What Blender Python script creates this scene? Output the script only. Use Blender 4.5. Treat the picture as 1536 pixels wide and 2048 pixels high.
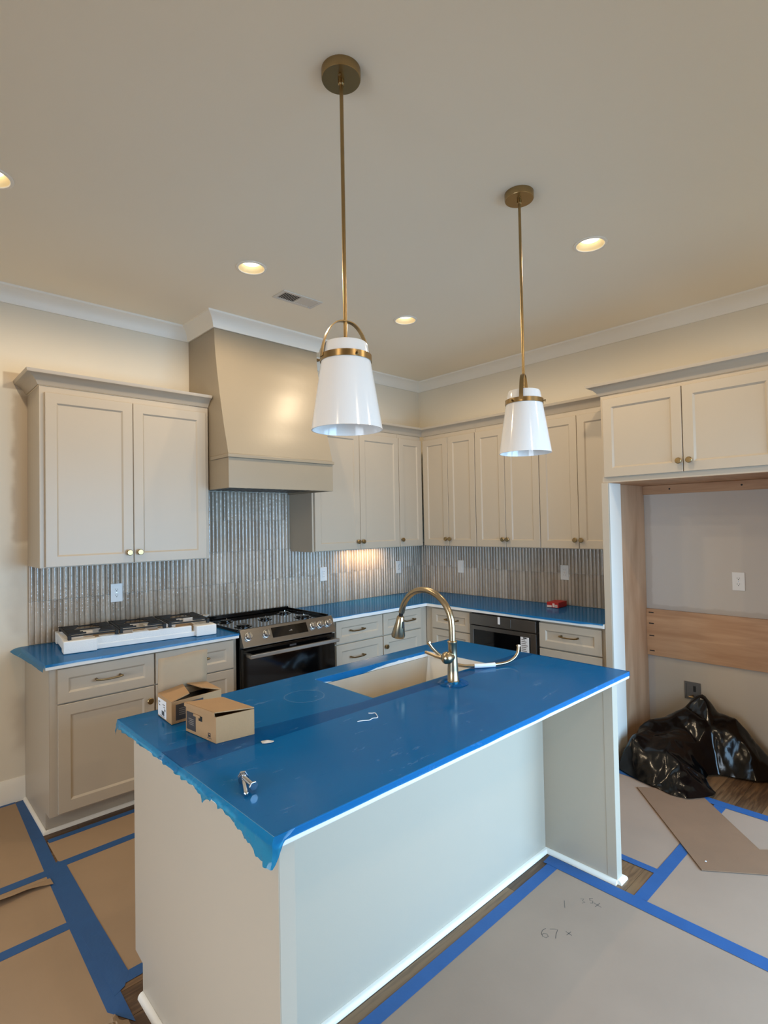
import bpy, math, random
from mathutils import Vector, Matrix, noise

# ------------------------------------------------------------------ clear
for o in list(bpy.data.objects):
    bpy.data.objects.remove(o, do_unlink=True)
S = bpy.context.scene
COL = S.collection
R = math.radians
random.seed(7)

# ------------------------------------------------------------------ camera
CAM = Vector((-4.229, -3.9434, 1.6138))
YAW, PITCH, ROLL, FPX = -0.753, 0.022, -0.0186, 1096.1
fw = Vector((-math.sin(YAW) * math.cos(PITCH), math.cos(YAW) * math.cos(PITCH), math.sin(PITCH)))
rt = Vector((math.cos(YAW), math.sin(YAW), 0))
up = rt.cross(fw)
r2 = math.cos(ROLL) * rt + math.sin(ROLL) * up
u2 = -math.sin(ROLL) * rt + math.cos(ROLL) * up
cd = bpy.data.cameras.new('camera')
cam = bpy.data.objects.new('camera', cd)
COL.objects.link(cam)
cd.sensor_fit = 'VERTICAL'
cd.sensor_height = 24.0
cd.lens = FPX * 24.0 / 2048.0
cd.clip_start = 0.02
m3 = Matrix((r2, u2, -fw)).transposed()
cam.matrix_world = Matrix.Translation(CAM) @ m3.to_4x4()
S.camera = cam

# ------------------------------------------------------------------ world, lights, exposure
W = bpy.data.worlds.new('sky')
S.world = W
W.use_nodes = True
wn = W.node_tree.nodes
sky = wn.new('ShaderNodeTexSky')
sky.sky_type = 'NISHITA'
sky.sun_disc = False
sky.sun_elevation = R(40)
sky.sun_rotation = R(200)
W.node_tree.links.new(sky.outputs[0], wn['Background'].inputs[0])
wn['Background'].inputs[1].default_value = 0.15

S.view_settings.view_transform = 'Standard'
S.view_settings.look = 'None'
S.view_settings.gamma = 1.0
S.view_settings.use_curve_mapping = False
S.view_settings.exposure = 0.0
S.cycles.use_denoising = True
S.cycles.max_bounces = 8
S.cycles.diffuse_bounces = 5
S.cycles.adaptive_threshold = 0.02
S.cycles.sample_clamp_indirect = 4.0
S.cycles.caustics_reflective = False
S.cycles.caustics_refractive = False

ROOM_X0, ROOM_Y0, H = -7.0, -5.8, 3.09
DAY = (0.38, 0.67, 1.0)
WARM = (1.0, 0.78, 0.52)


def area(name, loc, rot, sx, sy, power, color, spread=180):
    l = bpy.data.lights.new(name, 'AREA')
    l.shape = 'RECTANGLE'
    l.size, l.size_y = sx, sy
    l.energy = power
    l.spread = R(spread)
    l.color = color
    o = bpy.data.objects.new(name, l)
    o.location = loc
    o.rotation_euler = rot
    COL.objects.link(o)
    return o


# skylight comes down into the room, so the window lamps lean a little toward the floor
# daylight entering through the windows behind the camera (openings built below)
WIN_FRONT = [(-3.2, -1.75), (-1.6, -0.15)]      # x ranges on the wall behind the camera
WIN_Z = (0.15, 2.10)
for a_, b_ in WIN_FRONT:
    area('window_daylight', ((a_ + b_) / 2, ROOM_Y0 + 0.42, sum(WIN_Z) / 2), (R(68), 0, 0),
         b_ - a_ - 0.1, WIN_Z[1] - WIN_Z[0] - 0.1, 57, DAY, 120)
WIN_LEFT = (-3.9, -2.0)                          # y range on the wall at the other side of the room
area('window_daylight', (ROOM_X0 + 0.36, sum(WIN_LEFT) / 2, sum(WIN_Z) / 2), (0, R(-72), 0), 1.85, 1.8, 42, (0.74, 0.86, 1.0), 120)


# ------------------------------------------------------------------ material helpers
def lin(c):
    return tuple(((v / 255) / 12.92 if v / 255 <= 0.04045 else ((v / 255 + 0.055) / 1.055) ** 2.4) for v in c)


MATS = {}


def mat(name, col, rough=0.5, metal=0.0, var=0.0, vscale=3.0, bump=0.0, bscale=60.0, coat=0.0,
        emit=None, estr=0.0, coords='Object', stretch=None, spec=None):
    m = bpy.data.materials.new(name)
    m.use_nodes = True
    nt = m.node_tree
    n, L = nt.nodes, nt.links
    b = n['Principled BSDF']
    c = lin(col)
    b.inputs['Base Color'].default_value = (*c, 1)
    b.inputs['Roughness'].default_value = rough
    b.inputs['Metallic'].default_value = metal
    if spec is not None:
        b.inputs['Specular IOR Level'].default_value = spec
    if coat:
        b.inputs['Coat Weight'].default_value = coat
        b.inputs['Coat Roughness'].default_value = 0.08
    if emit:
        b.inputs['Emission Color'].default_value = (*emit, 1)
        b.inputs['Emission Strength'].default_value = estr
    tc = n.new('ShaderNodeTexCoord')
    vec = tc.outputs[coords]
    if stretch:
        mp = n.new('ShaderNodeMapping')
        mp.inputs['Scale'].default_value = stretch
        L.new(vec, mp.inputs['Vector'])
        vec = mp.outputs['Vector']
    if var:
        nz = n.new('ShaderNodeTexNoise')
        nz.inputs['Scale'].default_value = vscale
        nz.inputs['Detail'].default_value = 5
        L.new(vec, nz.inputs['Vector'])
        mx = n.new('ShaderNodeMix')
        mx.data_type = 'RGBA'
        mx.inputs['A'].default_value = (*[max(0, x * (1 - var)) for x in c], 1)
        mx.inputs['B'].default_value = (*[min(1, x * (1 + var)) for x in c], 1)
        L.new(nz.outputs['Fac'], mx.inputs['Factor'])
        L.new(mx.outputs['Result'], b.inputs['Base Color'])
    if bump:
        nb = n.new('ShaderNodeTexNoise')
        nb.inputs['Scale'].default_value = bscale
        nb.inputs['Detail'].default_value = 3
        L.new(vec, nb.inputs['Vector'])
        bp = n.new('ShaderNodeBump')
        bp.inputs['Strength'].default_value = bump
        bp.inputs['Distance'].default_value = 0.01
        L.new(nb.outputs['Fac'], bp.inputs['Height'])
        L.new(bp.outputs['Normal'], b.inputs['Normal'])
    MATS[name] = m
    return m


def nmath(nt, op, a, b=None, c=None, clamp=False):
    nd = nt.nodes.new('ShaderNodeMath')
    nd.operation = op
    nd.use_clamp = clamp
    for i, v in enumerate((a, b, c)):
        if v is None:
            continue
        if isinstance(v, (int, float)):
            nd.inputs[i].default_value = v
        else:
            nt.links.new(v, nd.inputs[i])
    return nd.outputs[0]


def smooth(nt, v, e0, e1):
    nd = nt.nodes.new('ShaderNodeMapRange')
    nd.interpolation_type = 'SMOOTHSTEP'
    nt.links.new(v, nd.inputs[0])
    nd.inputs[1].default_value = e0
    nd.inputs[2].default_value = e1
    return nd.outputs[0]


def box_mask(nt, u, v, u0, u1, v0, v1, soft=0.006):
    a = nmath(nt, 'MULTIPLY', smooth(nt, u, u0 - soft, u0 + soft), smooth(nt, u, u1 + soft, u1 - soft))
    b = nmath(nt, 'MULTIPLY', smooth(nt, v, v0 - soft, v0 + soft), smooth(nt, v, v1 + soft, v1 - soft))
    return nmath(nt, 'MULTIPLY', a, b)


def xyz(nt, wobble=0.0, wscale=8.0):
    n, L = nt.nodes, nt.links
    tc = n.new('ShaderNodeTexCoord')
    vec = tc.outputs['Object']
    if wobble:
        nz = n.new('ShaderNodeTexNoise')
        nz.inputs['Scale'].default_value = wscale
        L.new(vec, nz.inputs['Vector'])
        vm = n.new('ShaderNodeVectorMath')
        vm.operation = 'MULTIPLY_ADD'
        L.new(nz.outputs['Color'], vm.inputs[0])
        vm.inputs[1].default_value = (wobble,) * 3
        sb = n.new('ShaderNodeVectorMath')
        sb.operation = 'SUBTRACT'
        L.new(vec, sb.inputs[0])
        sb.inputs[1].default_value = (wobble / 2,) * 3
        L.new(sb.outputs[0], vm.inputs[2])
        vec = vm.outputs[0]
    sp = n.new('ShaderNodeSeparateXYZ')
    L.new(vec, sp.inputs[0])
    return sp.outputs


def layer(m, mask, col):
    """lay another paint colour over a material's base colour where mask is 1"""
    nt = m.node_tree
    b = nt.nodes['Principled BSDF']
    mx = nt.nodes.new('ShaderNodeMix')
    mx.data_type = 'RGBA'
    src = b.inputs['Base Color']
    if src.is_linked:
        nt.links.new(src.links[0].from_socket, mx.inputs['A'])
    else:
        mx.inputs['A'].default_value = src.default_value
    mx.inputs['B'].default_value = (*lin(col), 1)
    nt.links.new(mask, mx.inputs['Factor'])
    nt.links.new(mx.outputs['Result'], src)


WALLC = (232, 223, 205)
mat('wall_paint', WALLC, 0.75, var=0.03, vscale=1.5, bump=0.05, bscale=180)
mat('wall_back_paint', WALLC, 0.75, var=0.03, vscale=1.5, bump=0.05, bscale=180)
mat('wall_right_paint', WALLC, 0.75, var=0.03, vscale=1.5, bump=0.05, bscale=180)
mat('ceiling_paint', (248, 239, 220), 0.85, var=0.015, vscale=1.0, bump=0.03, bscale=200)
mat('trim_paint', (246, 241, 230), 0.4, var=0.02, vscale=6)
mat('cab_paint', (189, 177, 159), 0.38, var=0.02, vscale=2.5, bump=0.02, bscale=240)
mat('cab_inside', (198, 189, 172), 0.5)
mat('hood_paint', (162, 149, 128), 0.33, var=0.04, vscale=4, bump=0.05, bscale=25)
mat('quartz', (238, 237, 233), 0.25, var=0.02, vscale=9)
mat('brass', (160, 137, 98), 0.3, 1.0, var=0.06, vscale=12)
mat('brass_dark', (128, 108, 76), 0.32, 1.0, var=0.08, vscale=20)
mat('champagne', (176, 160, 132), 0.27, 1.0, var=0.04, vscale=30, stretch=(1, 1, 0.1))
mat('chrome', (220, 220, 220), 0.08, 1.0)
mat('zinc', (205, 208, 212), 0.22, 1.0, var=0.1, vscale=80)
mat('steel', (140, 136, 131), 0.3, 1.0, var=0.05, vscale=10, stretch=(1, 8, 8))
mat('handle_steel', (186, 180, 172), 0.34, 1.0, var=0.04, vscale=10)
mat('steel_grey', (128, 124, 120), 0.32, 1.0, var=0.05, vscale=10, stretch=(8, 1, 8))
mat('black_glass', (6, 6, 7), 0.06, 0.0)
mat('black_enamel', (11, 11, 11), 0.14)
mat('cast_iron', (20, 19, 18), 0.55, bump=0.15, bscale=400)
mat('black_rubber', (14, 14, 14), 0.45)
mat('opal_glass', (243, 240, 236), 0.12, var=0.01, vscale=5, coat=0.3)
mat('outlet_white', (236, 236, 234), 0.35)
mat('outlet_dark', (30, 28, 26), 0.6)
mat('foam', (242, 241, 238), 0.8, var=0.03, vscale=20, bump=0.25, bscale=300)
mat('sink_white', (226, 221, 210), 0.35, var=0.02, vscale=5)
mat('cardboard', (176, 140, 100), 0.8, var=0.06, vscale=14, bump=0.05, bscale=150)
mat('cardboard_inside', (168, 142, 112), 0.85, var=0.06, vscale=18)
mat('box_print', (62, 58, 58), 0.6, var=0.1, vscale=30)
mat('box_print_text', (120, 112, 104), 0.7)
mat('label_white', (235, 235, 236), 0.5)
mat('label_ink', (45, 45, 48), 0.6)
mat('red_card', (176, 32, 26), 0.45, var=0.06, vscale=20)
mat('red_card_light', (222, 206, 200), 0.5)
mat('plastic_wrap', (200, 196, 188), 0.25, var=0.1, vscale=40)
mat('kraft', (166, 140, 112), 0.85, var=0.10, vscale=3.5, bump=0.12, bscale=14)
mat('board', (158, 135, 116), 0.85, var=0.14, vscale=2.6, bump=0.06, bscale=30)
mat('fibreboard', (132, 101, 76), 0.8, var=0.12, vscale=6, bump=0.08, bscale=60)
mat('tape', (40, 89, 146), 0.55, var=0.12, vscale=14, bump=0.08, bscale=90)
mat('pencil', (96, 86, 78), 0.8)
mat('bag_plastic', (3, 3, 4), 0.17, bump=0.10, bscale=18, spec=0.4)
mat('lamp_glow', (255, 240, 210), 0.5, emit=(1.0, 0.86, 0.62), estr=5.0)
mat('reflector', (244, 226, 184), 0.5)
mat('undercab_glow', (255, 230, 200), 0.5, emit=(1.0, 0.72, 0.42), estr=8.0)
mat('vent_white', (222, 216, 206), 0.5)
mat('vent_dark', (60, 56, 52), 0.8)
mat('galv', (120, 116, 112), 0.5, 0.6, var=0.15, vscale=20)
mat('window_frame', (240, 240, 238), 0.4)
mat('grout', (186, 178, 166), 0.85)
mat('subfloor', (120, 94, 66), 0.7)
mat('string', (240, 238, 234), 0.7)
g = mat('window_glass', (255, 255, 255), 0.0)
g.node_tree.nodes['Principled BSDF'].inputs['Transmission Weight'].default_value = 1.0

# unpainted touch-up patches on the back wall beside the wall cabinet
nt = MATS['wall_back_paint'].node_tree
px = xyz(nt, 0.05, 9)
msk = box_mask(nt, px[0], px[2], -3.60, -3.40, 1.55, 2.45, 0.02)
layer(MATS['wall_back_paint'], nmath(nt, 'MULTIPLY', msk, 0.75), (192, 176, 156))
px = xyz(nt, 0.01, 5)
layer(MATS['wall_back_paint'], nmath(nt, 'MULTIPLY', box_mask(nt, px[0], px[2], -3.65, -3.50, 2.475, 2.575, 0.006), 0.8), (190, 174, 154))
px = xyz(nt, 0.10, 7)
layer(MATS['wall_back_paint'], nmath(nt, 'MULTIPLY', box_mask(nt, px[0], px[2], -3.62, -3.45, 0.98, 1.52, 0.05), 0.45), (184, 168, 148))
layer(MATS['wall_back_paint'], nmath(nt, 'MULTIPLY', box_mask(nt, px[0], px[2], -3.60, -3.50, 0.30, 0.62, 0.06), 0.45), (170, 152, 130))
# the alcove wall: a lighter coat rolled over grey primer, its edge left ragged
nt = MATS['wall_right_paint'].node_tree
px = xyz(nt, 0.03, 10)
al = box_mask(nt, px[1], px[2], -3.34, -2.2, -0.1, 1.95, 0.01)
layer(MATS['wall_right_paint'], nmath(nt, 'MULTIPLY', al, 0.9), (186, 177, 168))
layer(MATS['wall_right_paint'], nmath(nt, 'MULTIPLY', box_mask(nt, px[1], px[2], -3.4, -2.325, 0.985, 1.95, 0.008), 0.9), (206, 199, 190))
layer(MATS['wall_right_paint'], nmath(nt, 'MULTIPLY', box_mask(nt, px[1], px[2], -3.4, -2.325, -0.1, 0.60, 0.01), 0.9), (200, 188, 170))


def wood(name, c1, c2, scale, stretch, rough=0.5, rnd=0.0):
    m = mat(name, c1, rough)
    nt = m.node_tree
    n, L = nt.nodes, nt.links
    b = n['Principled BSDF']
    tc = n.new('ShaderNodeTexCoord')
    mp = n.new('ShaderNodeMapping')
    mp.inputs['Scale'].default_value = stretch
    oi = n.new('ShaderNodeObjectInfo')
    ad = n.new('ShaderNodeVectorMath')
    ad.operation = 'MULTIPLY_ADD'
    L.new(oi.outputs['Random'], ad.inputs[0])
    ad.inputs[1].default_value = (17, 31, 23)
    L.new(tc.outputs['Object'], ad.inputs[2])
    L.new(ad.outputs[0], mp.inputs['Vector'])
    nz = n.new('ShaderNodeTexNoise')
    nz.inputs['Scale'].default_value = scale
    nz.inputs['Detail'].default_value = 7
    nz.inputs['Distortion'].default_value = 0.6
    L.new(mp.outputs[0], nz.inputs['Vector'])
    fac = nz.outputs['Fac']
    if rnd:
        fac = nmath(nt, 'ADD', fac, nmath(nt, 'MULTIPLY', nmath(nt, 'SUBTRACT', oi.outputs['Random'], 0.5), rnd), clamp=True)
    mx = n.new('ShaderNodeMix')
    mx.data_type = 'RGBA'
    mx.inputs['A'].default_value = (*lin(c1), 1)
    mx.inputs['B'].default_value = (*lin(c2), 1)
    L.new(smooth(nt, fac, 0.25, 0.75), mx.inputs['Factor'])
    L.new(mx.outputs['Result'], b.inputs['Base Color'])
    return m


wood('plank_oak', (78, 56, 38), (130, 100, 70), 5.0, (1.2, 14, 14), 0.42, 0.5)
wood('birch_ply', (186, 146, 112), (214, 178, 144), 3.0, (3, 3, 0.5), 0.55)
wood('rail_ply', (176, 134, 98), (200, 160, 124), 3.0, (8, 0.8, 8), 0.55)


# glazed fluted tile: each piece its own tone, hand-made ripples in the glaze
m = mat('tile_glaze', (176, 167, 156), 0.16, coat=0.5)
nt = m.node_tree
n, L = nt.nodes, nt.links
b = n['Principled BSDF']
oi = n.new('ShaderNodeObjectInfo')
tc = n.new('ShaderNodeTexCoord')
ad = n.new('ShaderNodeVectorMath')
ad.operation = 'MULTIPLY_ADD'
L.new(oi.outputs['Random'], ad.inputs[0])
ad.inputs[1].default_value = (13, 29, 41)
L.new(tc.outputs['Object'], ad.inputs[2])
nz = n.new('ShaderNodeTexNoise')
nz.inputs['Scale'].default_value = 18
nz.inputs['Detail'].default_value = 3
L.new(ad.outputs[0], nz.inputs['Vector'])
fac = nmath(nt, 'ADD', nmath(nt, 'MULTIPLY', oi.outputs['Random'], 0.65), nmath(nt, 'MULTIPLY', nz.outputs['Fac'], 0.35))
cr = n.new('ShaderNodeValToRGB')
cr.color_ramp.elements[0].position = 0.1
cr.color_ramp.elements[0].color = (*lin((152, 137, 120)), 1)
cr.color_ramp.elements[1].position = 0.9
cr.color_ramp.elements[1].color = (*lin((198, 184, 166)), 1)
L.new(fac, cr.inputs[0])
L.new(cr.outputs[0], b.inputs['Base Color'])
bz = n.new('ShaderNodeTexNoise')
bz.inputs['Scale'].default_value = 45
bz.inputs['Detail'].default_value = 2
L.new(ad.outputs[0], bz.inputs['Vector'])
bp = n.new('ShaderNodeBump')
bp.inputs['Strength'].default_value = 0.35
bp.inputs['Distance'].default_value = 0.004
L.new(bz.outputs['Fac'], bp.inputs['Height'])
L.new(bp.outputs['Normal'], b.inputs['Normal'])
L.new(bp.outputs['Normal'], b.inputs['Coat Normal'])


def film_mat(name, tint, body, opaque, dust=0.4):
    """blue protective plastic: clear tinted plastic with a cloudy body and a glossy skin"""
    m = mat(name, body, 0.22, spec=0.45)
    nt = m.node_tree
    n, L = nt.nodes, nt.links
    b = n['Principled BSDF']
    out = n['Material Output']
    tr = n.new('ShaderNodeBsdfTransparent')
    tr.inputs[0].default_value = (*lin(tint), 1)
    tc = n.new('ShaderNodeTexCoord')
    nz = n.new('ShaderNodeTexNoise')
    nz.inputs['Scale'].default_value = 7
    nz.inputs['Detail'].default_value = 8
    nz.inputs['Roughness'].default_value = 0.65
    L.new(tc.outputs['Object'], nz.inputs['Vector'])
    mp = n.new('ShaderNodeMapping')
    mp.inputs['Scale'].default_value = (3, 9, 5)
    mp.inputs['Rotation'].default_value = (0, 0, 0.6)
    L.new(tc.outputs['Object'], mp.inputs['Vector'])
    sc = n.new('ShaderNodeTexNoise')
    sc.inputs['Scale'].default_value = 3.0
    sc.inputs['Detail'].default_value = 9
    sc.inputs['Roughness'].default_value = 0.75
    L.new(mp.outputs[0], sc.inputs['Vector'])
    d = nmath(nt, 'MULTIPLY', smooth(nt, sc.outputs['Fac'], 0.56, 0.78), dust)
    # a round scuff left by something that stood on the island film
    o_ = xyz(nt, 0.02, 6)
    rr_ = nmath(nt, 'SQRT', nmath(nt, 'ADD', nmath(nt, 'POWER', nmath(nt, 'ADD', o_[0], 2.93), 2.0), nmath(nt, 'POWER', nmath(nt, 'ADD', o_[1], 2.062), 2.0)))
    ring = nmath(nt, 'MULTIPLY', smooth(nt, rr_, 0.075, 0.080), smooth(nt, rr_, 0.088, 0.082))
    d = nmath(nt, 'ADD', d, nmath(nt, 'MULTIPLY', ring, 0.22))
    mx = n.new('ShaderNodeMix')
    mx.data_type = 'RGBA'
    mx.inputs['A'].default_value = (*lin(body), 1)
    mx.inputs['B'].default_value = (*lin((150, 185, 215)), 1)
    L.new(d, mx.inputs['Factor'])
    L.new(mx.outputs['Result'], b.inputs['Base Color'])
    rg = nmath(nt, 'MULTIPLY_ADD', nz.outputs['Fac'], 0.22, 0.02)
    L.new(rg, b.inputs['Roughness'])
    bp = n.new('ShaderNodeBump')
    bp.inputs['Strength'].default_value = 0.12
    bp.inputs['Distance'].default_value = 0.004
    L.new(nz.outputs['Fac'], bp.inputs['Height'])
    L.new(bp.outputs['Normal'], b.inputs['Normal'])
    mix = n.new('ShaderNodeMixShader')
    L.new(nmath(nt, 'MULTIPLY_ADD', d, 0.4, opaque), mix.inputs[0])
    L.new(tr.outputs[0], mix.inputs[1])
    L.new(b.outputs[0], mix.inputs[2])
    L.new(mix.outputs[0], out.inputs[0])
    return m


film_mat('film', (98, 178, 222), (8, 116, 178), 0.42, 0.70)
film_mat('film_drape', (90, 185, 220), (14, 128, 180), 0.55, 0.6)


# ------------------------------------------------------------------ mesh helpers
class MB:
    def __init__(self):
        self.v, self.f = [], []

    def add(self, vs, fs):
        k = len(self.v)
        self.v += [tuple(p) for p in vs]
        self.f += [tuple(i + k for i in q) for q in fs]
        return self

    def box(self, x0, x1, y0, y1, z0, z1):
        x0, x1 = min(x0, x1), max(x0, x1)
        y0, y1 = min(y0, y1), max(y0, y1)
        z0, z1 = min(z0, z1), max(z0, z1)
        return self.add([(x0, y0, z0), (x1, y0, z0), (x1, y1, z0), (x0, y1, z0),
                         (x0, y0, z1), (x1, y0, z1), (x1, y1, z1), (x0, y1, z1)],
                        [(0, 3, 2, 1), (4, 5, 6, 7), (0, 1, 5, 4), (1, 2, 6, 5), (2, 3, 7, 6), (3, 0, 4, 7)])

    def prism(self, poly, z0, z1):
        """polygon in xy (counter-clockwise) pushed up from z0 to z1"""
        n = len(poly)
        a = sum(poly[i][0] * poly[(i + 1) % n][1] - poly[(i + 1) % n][0] * poly[i][1] for i in range(n))
        if a < 0:
            poly = poly[::-1]
        vs = [(x, y, z0) for x, y in poly] + [(x, y, z1) for x, y in poly]
        fs = [tuple(range(n))[::-1], tuple(range(n, 2 * n))]
        fs += [(i, (i + 1) % n, (i + 1) % n + n, i + n) for i in range(n)]
        return self.add(vs, fs)

    def extrude_x(self, poly, x0, x1):
        """polygon in (y,z) pushed from x0 to x1"""
        n = len(poly)
        vs = [(x0, y, z) for y, z in poly] + [(x1, y, z) for y, z in poly]
        a = sum(poly[i][0] * poly[(i + 1) % n][1] - poly[(i + 1) % n][0] * poly[i][1] for i in range(n))
        fs = [tuple(range(n))[::-1], tuple(range(n, 2 * n))] + [(i, (i + 1) % n, (i + 1) % n + n, i + n) for i in range(n)]
        if (a < 0) != (x1 < x0):
            fs = [q[::-1] for q in fs]
        return self.add(vs, fs)

    def tube(self, pts, r, seg=12, cap=True):
        pts = [Vector(p) for p in pts]
        rs = r if isinstance(r, (list, tuple)) else [r] * len(pts)
        vs, fs = [], []
        t0 = (pts[1] - pts[0]).normalized()
        ref = Vector((0, 0, 1)) if abs(t0.z) < 0.9 else Vector((1, 0, 0))
        nrm = t0.cross(ref).normalized()
        for i, p in enumerate(pts):
            if i == 0:
                t = t0
            elif i == len(pts) - 1:
                t = (pts[i] - pts[i - 1]).normalized()
            else:
                t = ((pts[i + 1] - p).normalized() + (p - pts[i - 1]).normalized())
                t = t.normalized() if t.length > 1e-6 else (p - pts[i - 1]).normalized()
            nrm = (nrm - t * nrm.dot(t)).normalized()
            bn = t.cross(nrm)
            for k in range(seg):
                a = 2 * math.pi * k / seg
                vs.append(p + (nrm * math.cos(a) + bn * math.sin(a)) * rs[i])
        for i in range(len(pts) - 1):
            for k in range(seg):
                k2 = (k + 1) % seg
                fs.append((i * seg + k, i * seg + k2, (i + 1) * seg + k2, (i + 1) * seg + k))
        if cap:
            fs.append(tuple(range(seg))[::-1])
            e = (len(pts) - 1) * seg
            fs.append(tuple(range(e, e + seg)))
        return self.add(vs, fs)

    def lathe(self, prof, seg=32, c=(0, 0, 0), axis='z', closed=False):
        """profile [(r, h)] turned about an axis; ends with r=0 are capped"""
        vs, fs = [], []
        n = len(prof)
        for r_, h_ in prof:
            for k in range(seg):
                a = 2 * math.pi * k / seg
                u_, v_ = r_ * math.cos(a), r_ * math.sin(a)
                p = {'z': (u_, v_, h_), 'y': (v_, h_, u_), 'x': (h_, u_, v_)}[axis]
                vs.append((p[0] + c[0], p[1] + c[1], p[2] + c[2]))
        m_ = n if closed else n - 1
        for i in range(m_):
            j = (i + 1) % n
            for k in range(seg):
                k2 = (k + 1) % seg
                fs.append((i * seg + k, i * seg + k2, j * seg + k2, j * seg + k))
        if not closed:
            fs.append(tuple(range(seg))[::-1])
            fs.append(tuple(range((n - 1) * seg, n * seg)))
        return self.add(vs, fs)

    def door(self, x0, x1, z0, z1, yf, t=0.02, fr=0.06, bev=0.009, dep=0.009):
        """framed panel front facing -y, its front face at y=yf"""
        yb = yf + t
        o = [(x0, z0), (x1, z0), (x1, z1), (x0, z1)]
        i1 = [(x0 + fr, z0 + fr), (x1 - fr, z0 + fr), (x1 - fr, z1 - fr), (x0 + fr, z1 - fr)]
        f2 = fr + bev
        i2 = [(x0 + f2, z0 + f2), (x1 - f2, z0 + f2), (x1 - f2, z1 - f2), (x0 + f2, z1 - f2)]
        e = 0.002
        o2 = [(x0 + e, z0 + e), (x1 - e, z0 + e), (x1 - e, z1 - e), (x0 + e, z1 - e)]
        vs = [(x, yb, z) for x, z in o] + [(x, yf + e, z) for x, z in o] + [(x, yf, z) for x, z in o2] + \
             [(x, yf, z) for x, z in i1] + [(x, yf + dep, z) for x, z in i2]
        fs = [(3, 2, 1, 0)]
        for a in range(4):
            for k in range(4):
                k2 = (k + 1) % 4
                fs.append((a * 4 + k, a * 4 + k2, a * 4 + 4 + k2, a * 4 + 4 + k))
        fs.append((16, 17, 18, 19))
        return self.add(vs, fs)

    def build(self, name, material, parent=None, smooth=False, bevel=0.0, angle=35, loc=None, rot=None, solid=0.0):
        me = bpy.data.meshes.new(name)
        me.from_pydata(self.v, [], self.f)
        me.update()
        me.materials.append(MATS[material])
        if smooth:
            for p in me.polygons:
                p.use_smooth = True
            me.set_sharp_from_angle(angle=R(angle))
        o = bpy.data.objects.new(name, me)
        COL.objects.link(o)
        if parent:
            o.parent = parent
        if loc:
            o.location = loc
        if rot:
            o.rotation_euler = rot
        if bevel:
            md = o.modifiers.new('bevel', 'BEVEL')
            md.width = bevel
            md.segments = 2
            md.limit_method = 'ANGLE'
            md.angle_limit = R(40)
        if solid:
            md = o.modifiers.new('solid', 'SOLIDIFY')
            md.thickness = solid
            md.offset = 0
            md.use_rim = solid >= 0.001 or not smooth
        return o


def sweep(path, prof):
    """mouldings: profile [(out, z)] carried along a plan polyline with mitred corners; out is to the left of travel"""
    P = [Vector((p[0], p[1])) for p in path]
    n = len(P)
    offs = []
    for i in range(n):
        ns = []
        if i > 0:
            d_ = (P[i] - P[i - 1]).normalized()
            ns.append(Vector((-d_.y, d_.x)))
        if i < n - 1:
            d_ = (P[i + 1] - P[i]).normalized()
            ns.append(Vector((-d_.y, d_.x)))
        if len(ns) == 2:
            k = (ns[0] + ns[1])
            offs.append(k / (1 + ns[0].dot(ns[1])))
        else:
            offs.append(ns[0])
    mb = MB()
    m_ = len(prof)
    vs, fs = [], []
    for i in range(n):
        for o_, z_ in prof:
            q = P[i] + offs[i] * o_
            vs.append((q.x, q.y, z_))
    for i in range(n - 1):
        for k in range(m_):
            k2 = (k + 1) % m_
            fs.append((i * m_ + k2, i * m_ + k, (i + 1) * m_ + k, (i + 1) * m_ + k2))
    fs.append(tuple(range(m_)))
    fs.append(tuple(range((n - 1) * m_, n * m_))[::-1])
    return mb.add(vs, fs)


def tag(o, label=None, cat=None, group=None, kind=None):
    if label:
        o['label'] = label
    if cat:
        o['category'] = cat
    if group:
        o['group'] = group
    if kind:
        o['kind'] = kind
    return o


def thing(name, label, cat, loc=(0, 0, 0), rz=0.0, group=None):
    o = bpy.data.objects.new(name, None)
    o.empty_display_size = 0.05
    COL.objects.link(o)
    o.location = loc
    o.rotation_euler = (0, 0, rz)
    return tag(o, label, cat, group)


def share(name, src, parent, loc=(0, 0, 0), rot=(0, 0, 0)):
    o = bpy.data.objects.new(name, src.data)
    COL.objects.link(o)
    o.parent = parent
    o.location = loc
    o.rotation_euler = rot
    return o


def struct(o, label, cat):
    return tag(o, label, cat, kind='structure')


# ------------------------------------------------------------------ room shell
T = 0.12
struct(MB().box(ROOM_X0 - T, T, 0, T, -0.1, H + 0.1).build('wall_back', 'wall_back_paint'),
       'warm white painted wall behind the range and wall cabinets', 'wall')
struct(MB().box(0, T, ROOM_Y0 - T, 0, -0.1, H + 0.1).build('wall_right', 'wall_right_paint'),
       'painted wall behind the refrigerator alcove and microwave run', 'wall')
# left wall with a window opening
y0, y1 = WIN_LEFT
w = MB()
w.box(ROOM_X0 - T, ROOM_X0, y1, 0, -0.1, H + 0.1).box(ROOM_X0 - T, ROOM_X0, ROOM_Y0 - T, y0, -0.1, H + 0.1)
w.box(ROOM_X0 - T, ROOM_X0, y0, y1, -0.1, WIN_Z[0]).box(ROOM_X0 - T, ROOM_X0, y0, y1, WIN_Z[1], H + 0.1)
struct(w.build('wall_left', 'wall_paint'), 'painted wall with a window across the room from the alcove', 'wall')
w = MB()
edges = [ROOM_X0] + [v for a in WIN_FRONT for v in a] + [0]
for i in range(0, len(edges), 2):
    w.box(edges[i], edges[i + 1], ROOM_Y0 - T, ROOM_Y0, -0.1, H + 0.1)
for a_, b_ in WIN_FRONT:
    w.box(a_, b_, ROOM_Y0 - T, ROOM_Y0, -0.1, WIN_Z[0]).box(a_, b_, ROOM_Y0 - T, ROOM_Y0, WIN_Z[1], H + 0.1)
struct(w.build('wall_front', 'wall_paint'), 'painted wall with two windows facing the island', 'wall')
k = 1
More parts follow.
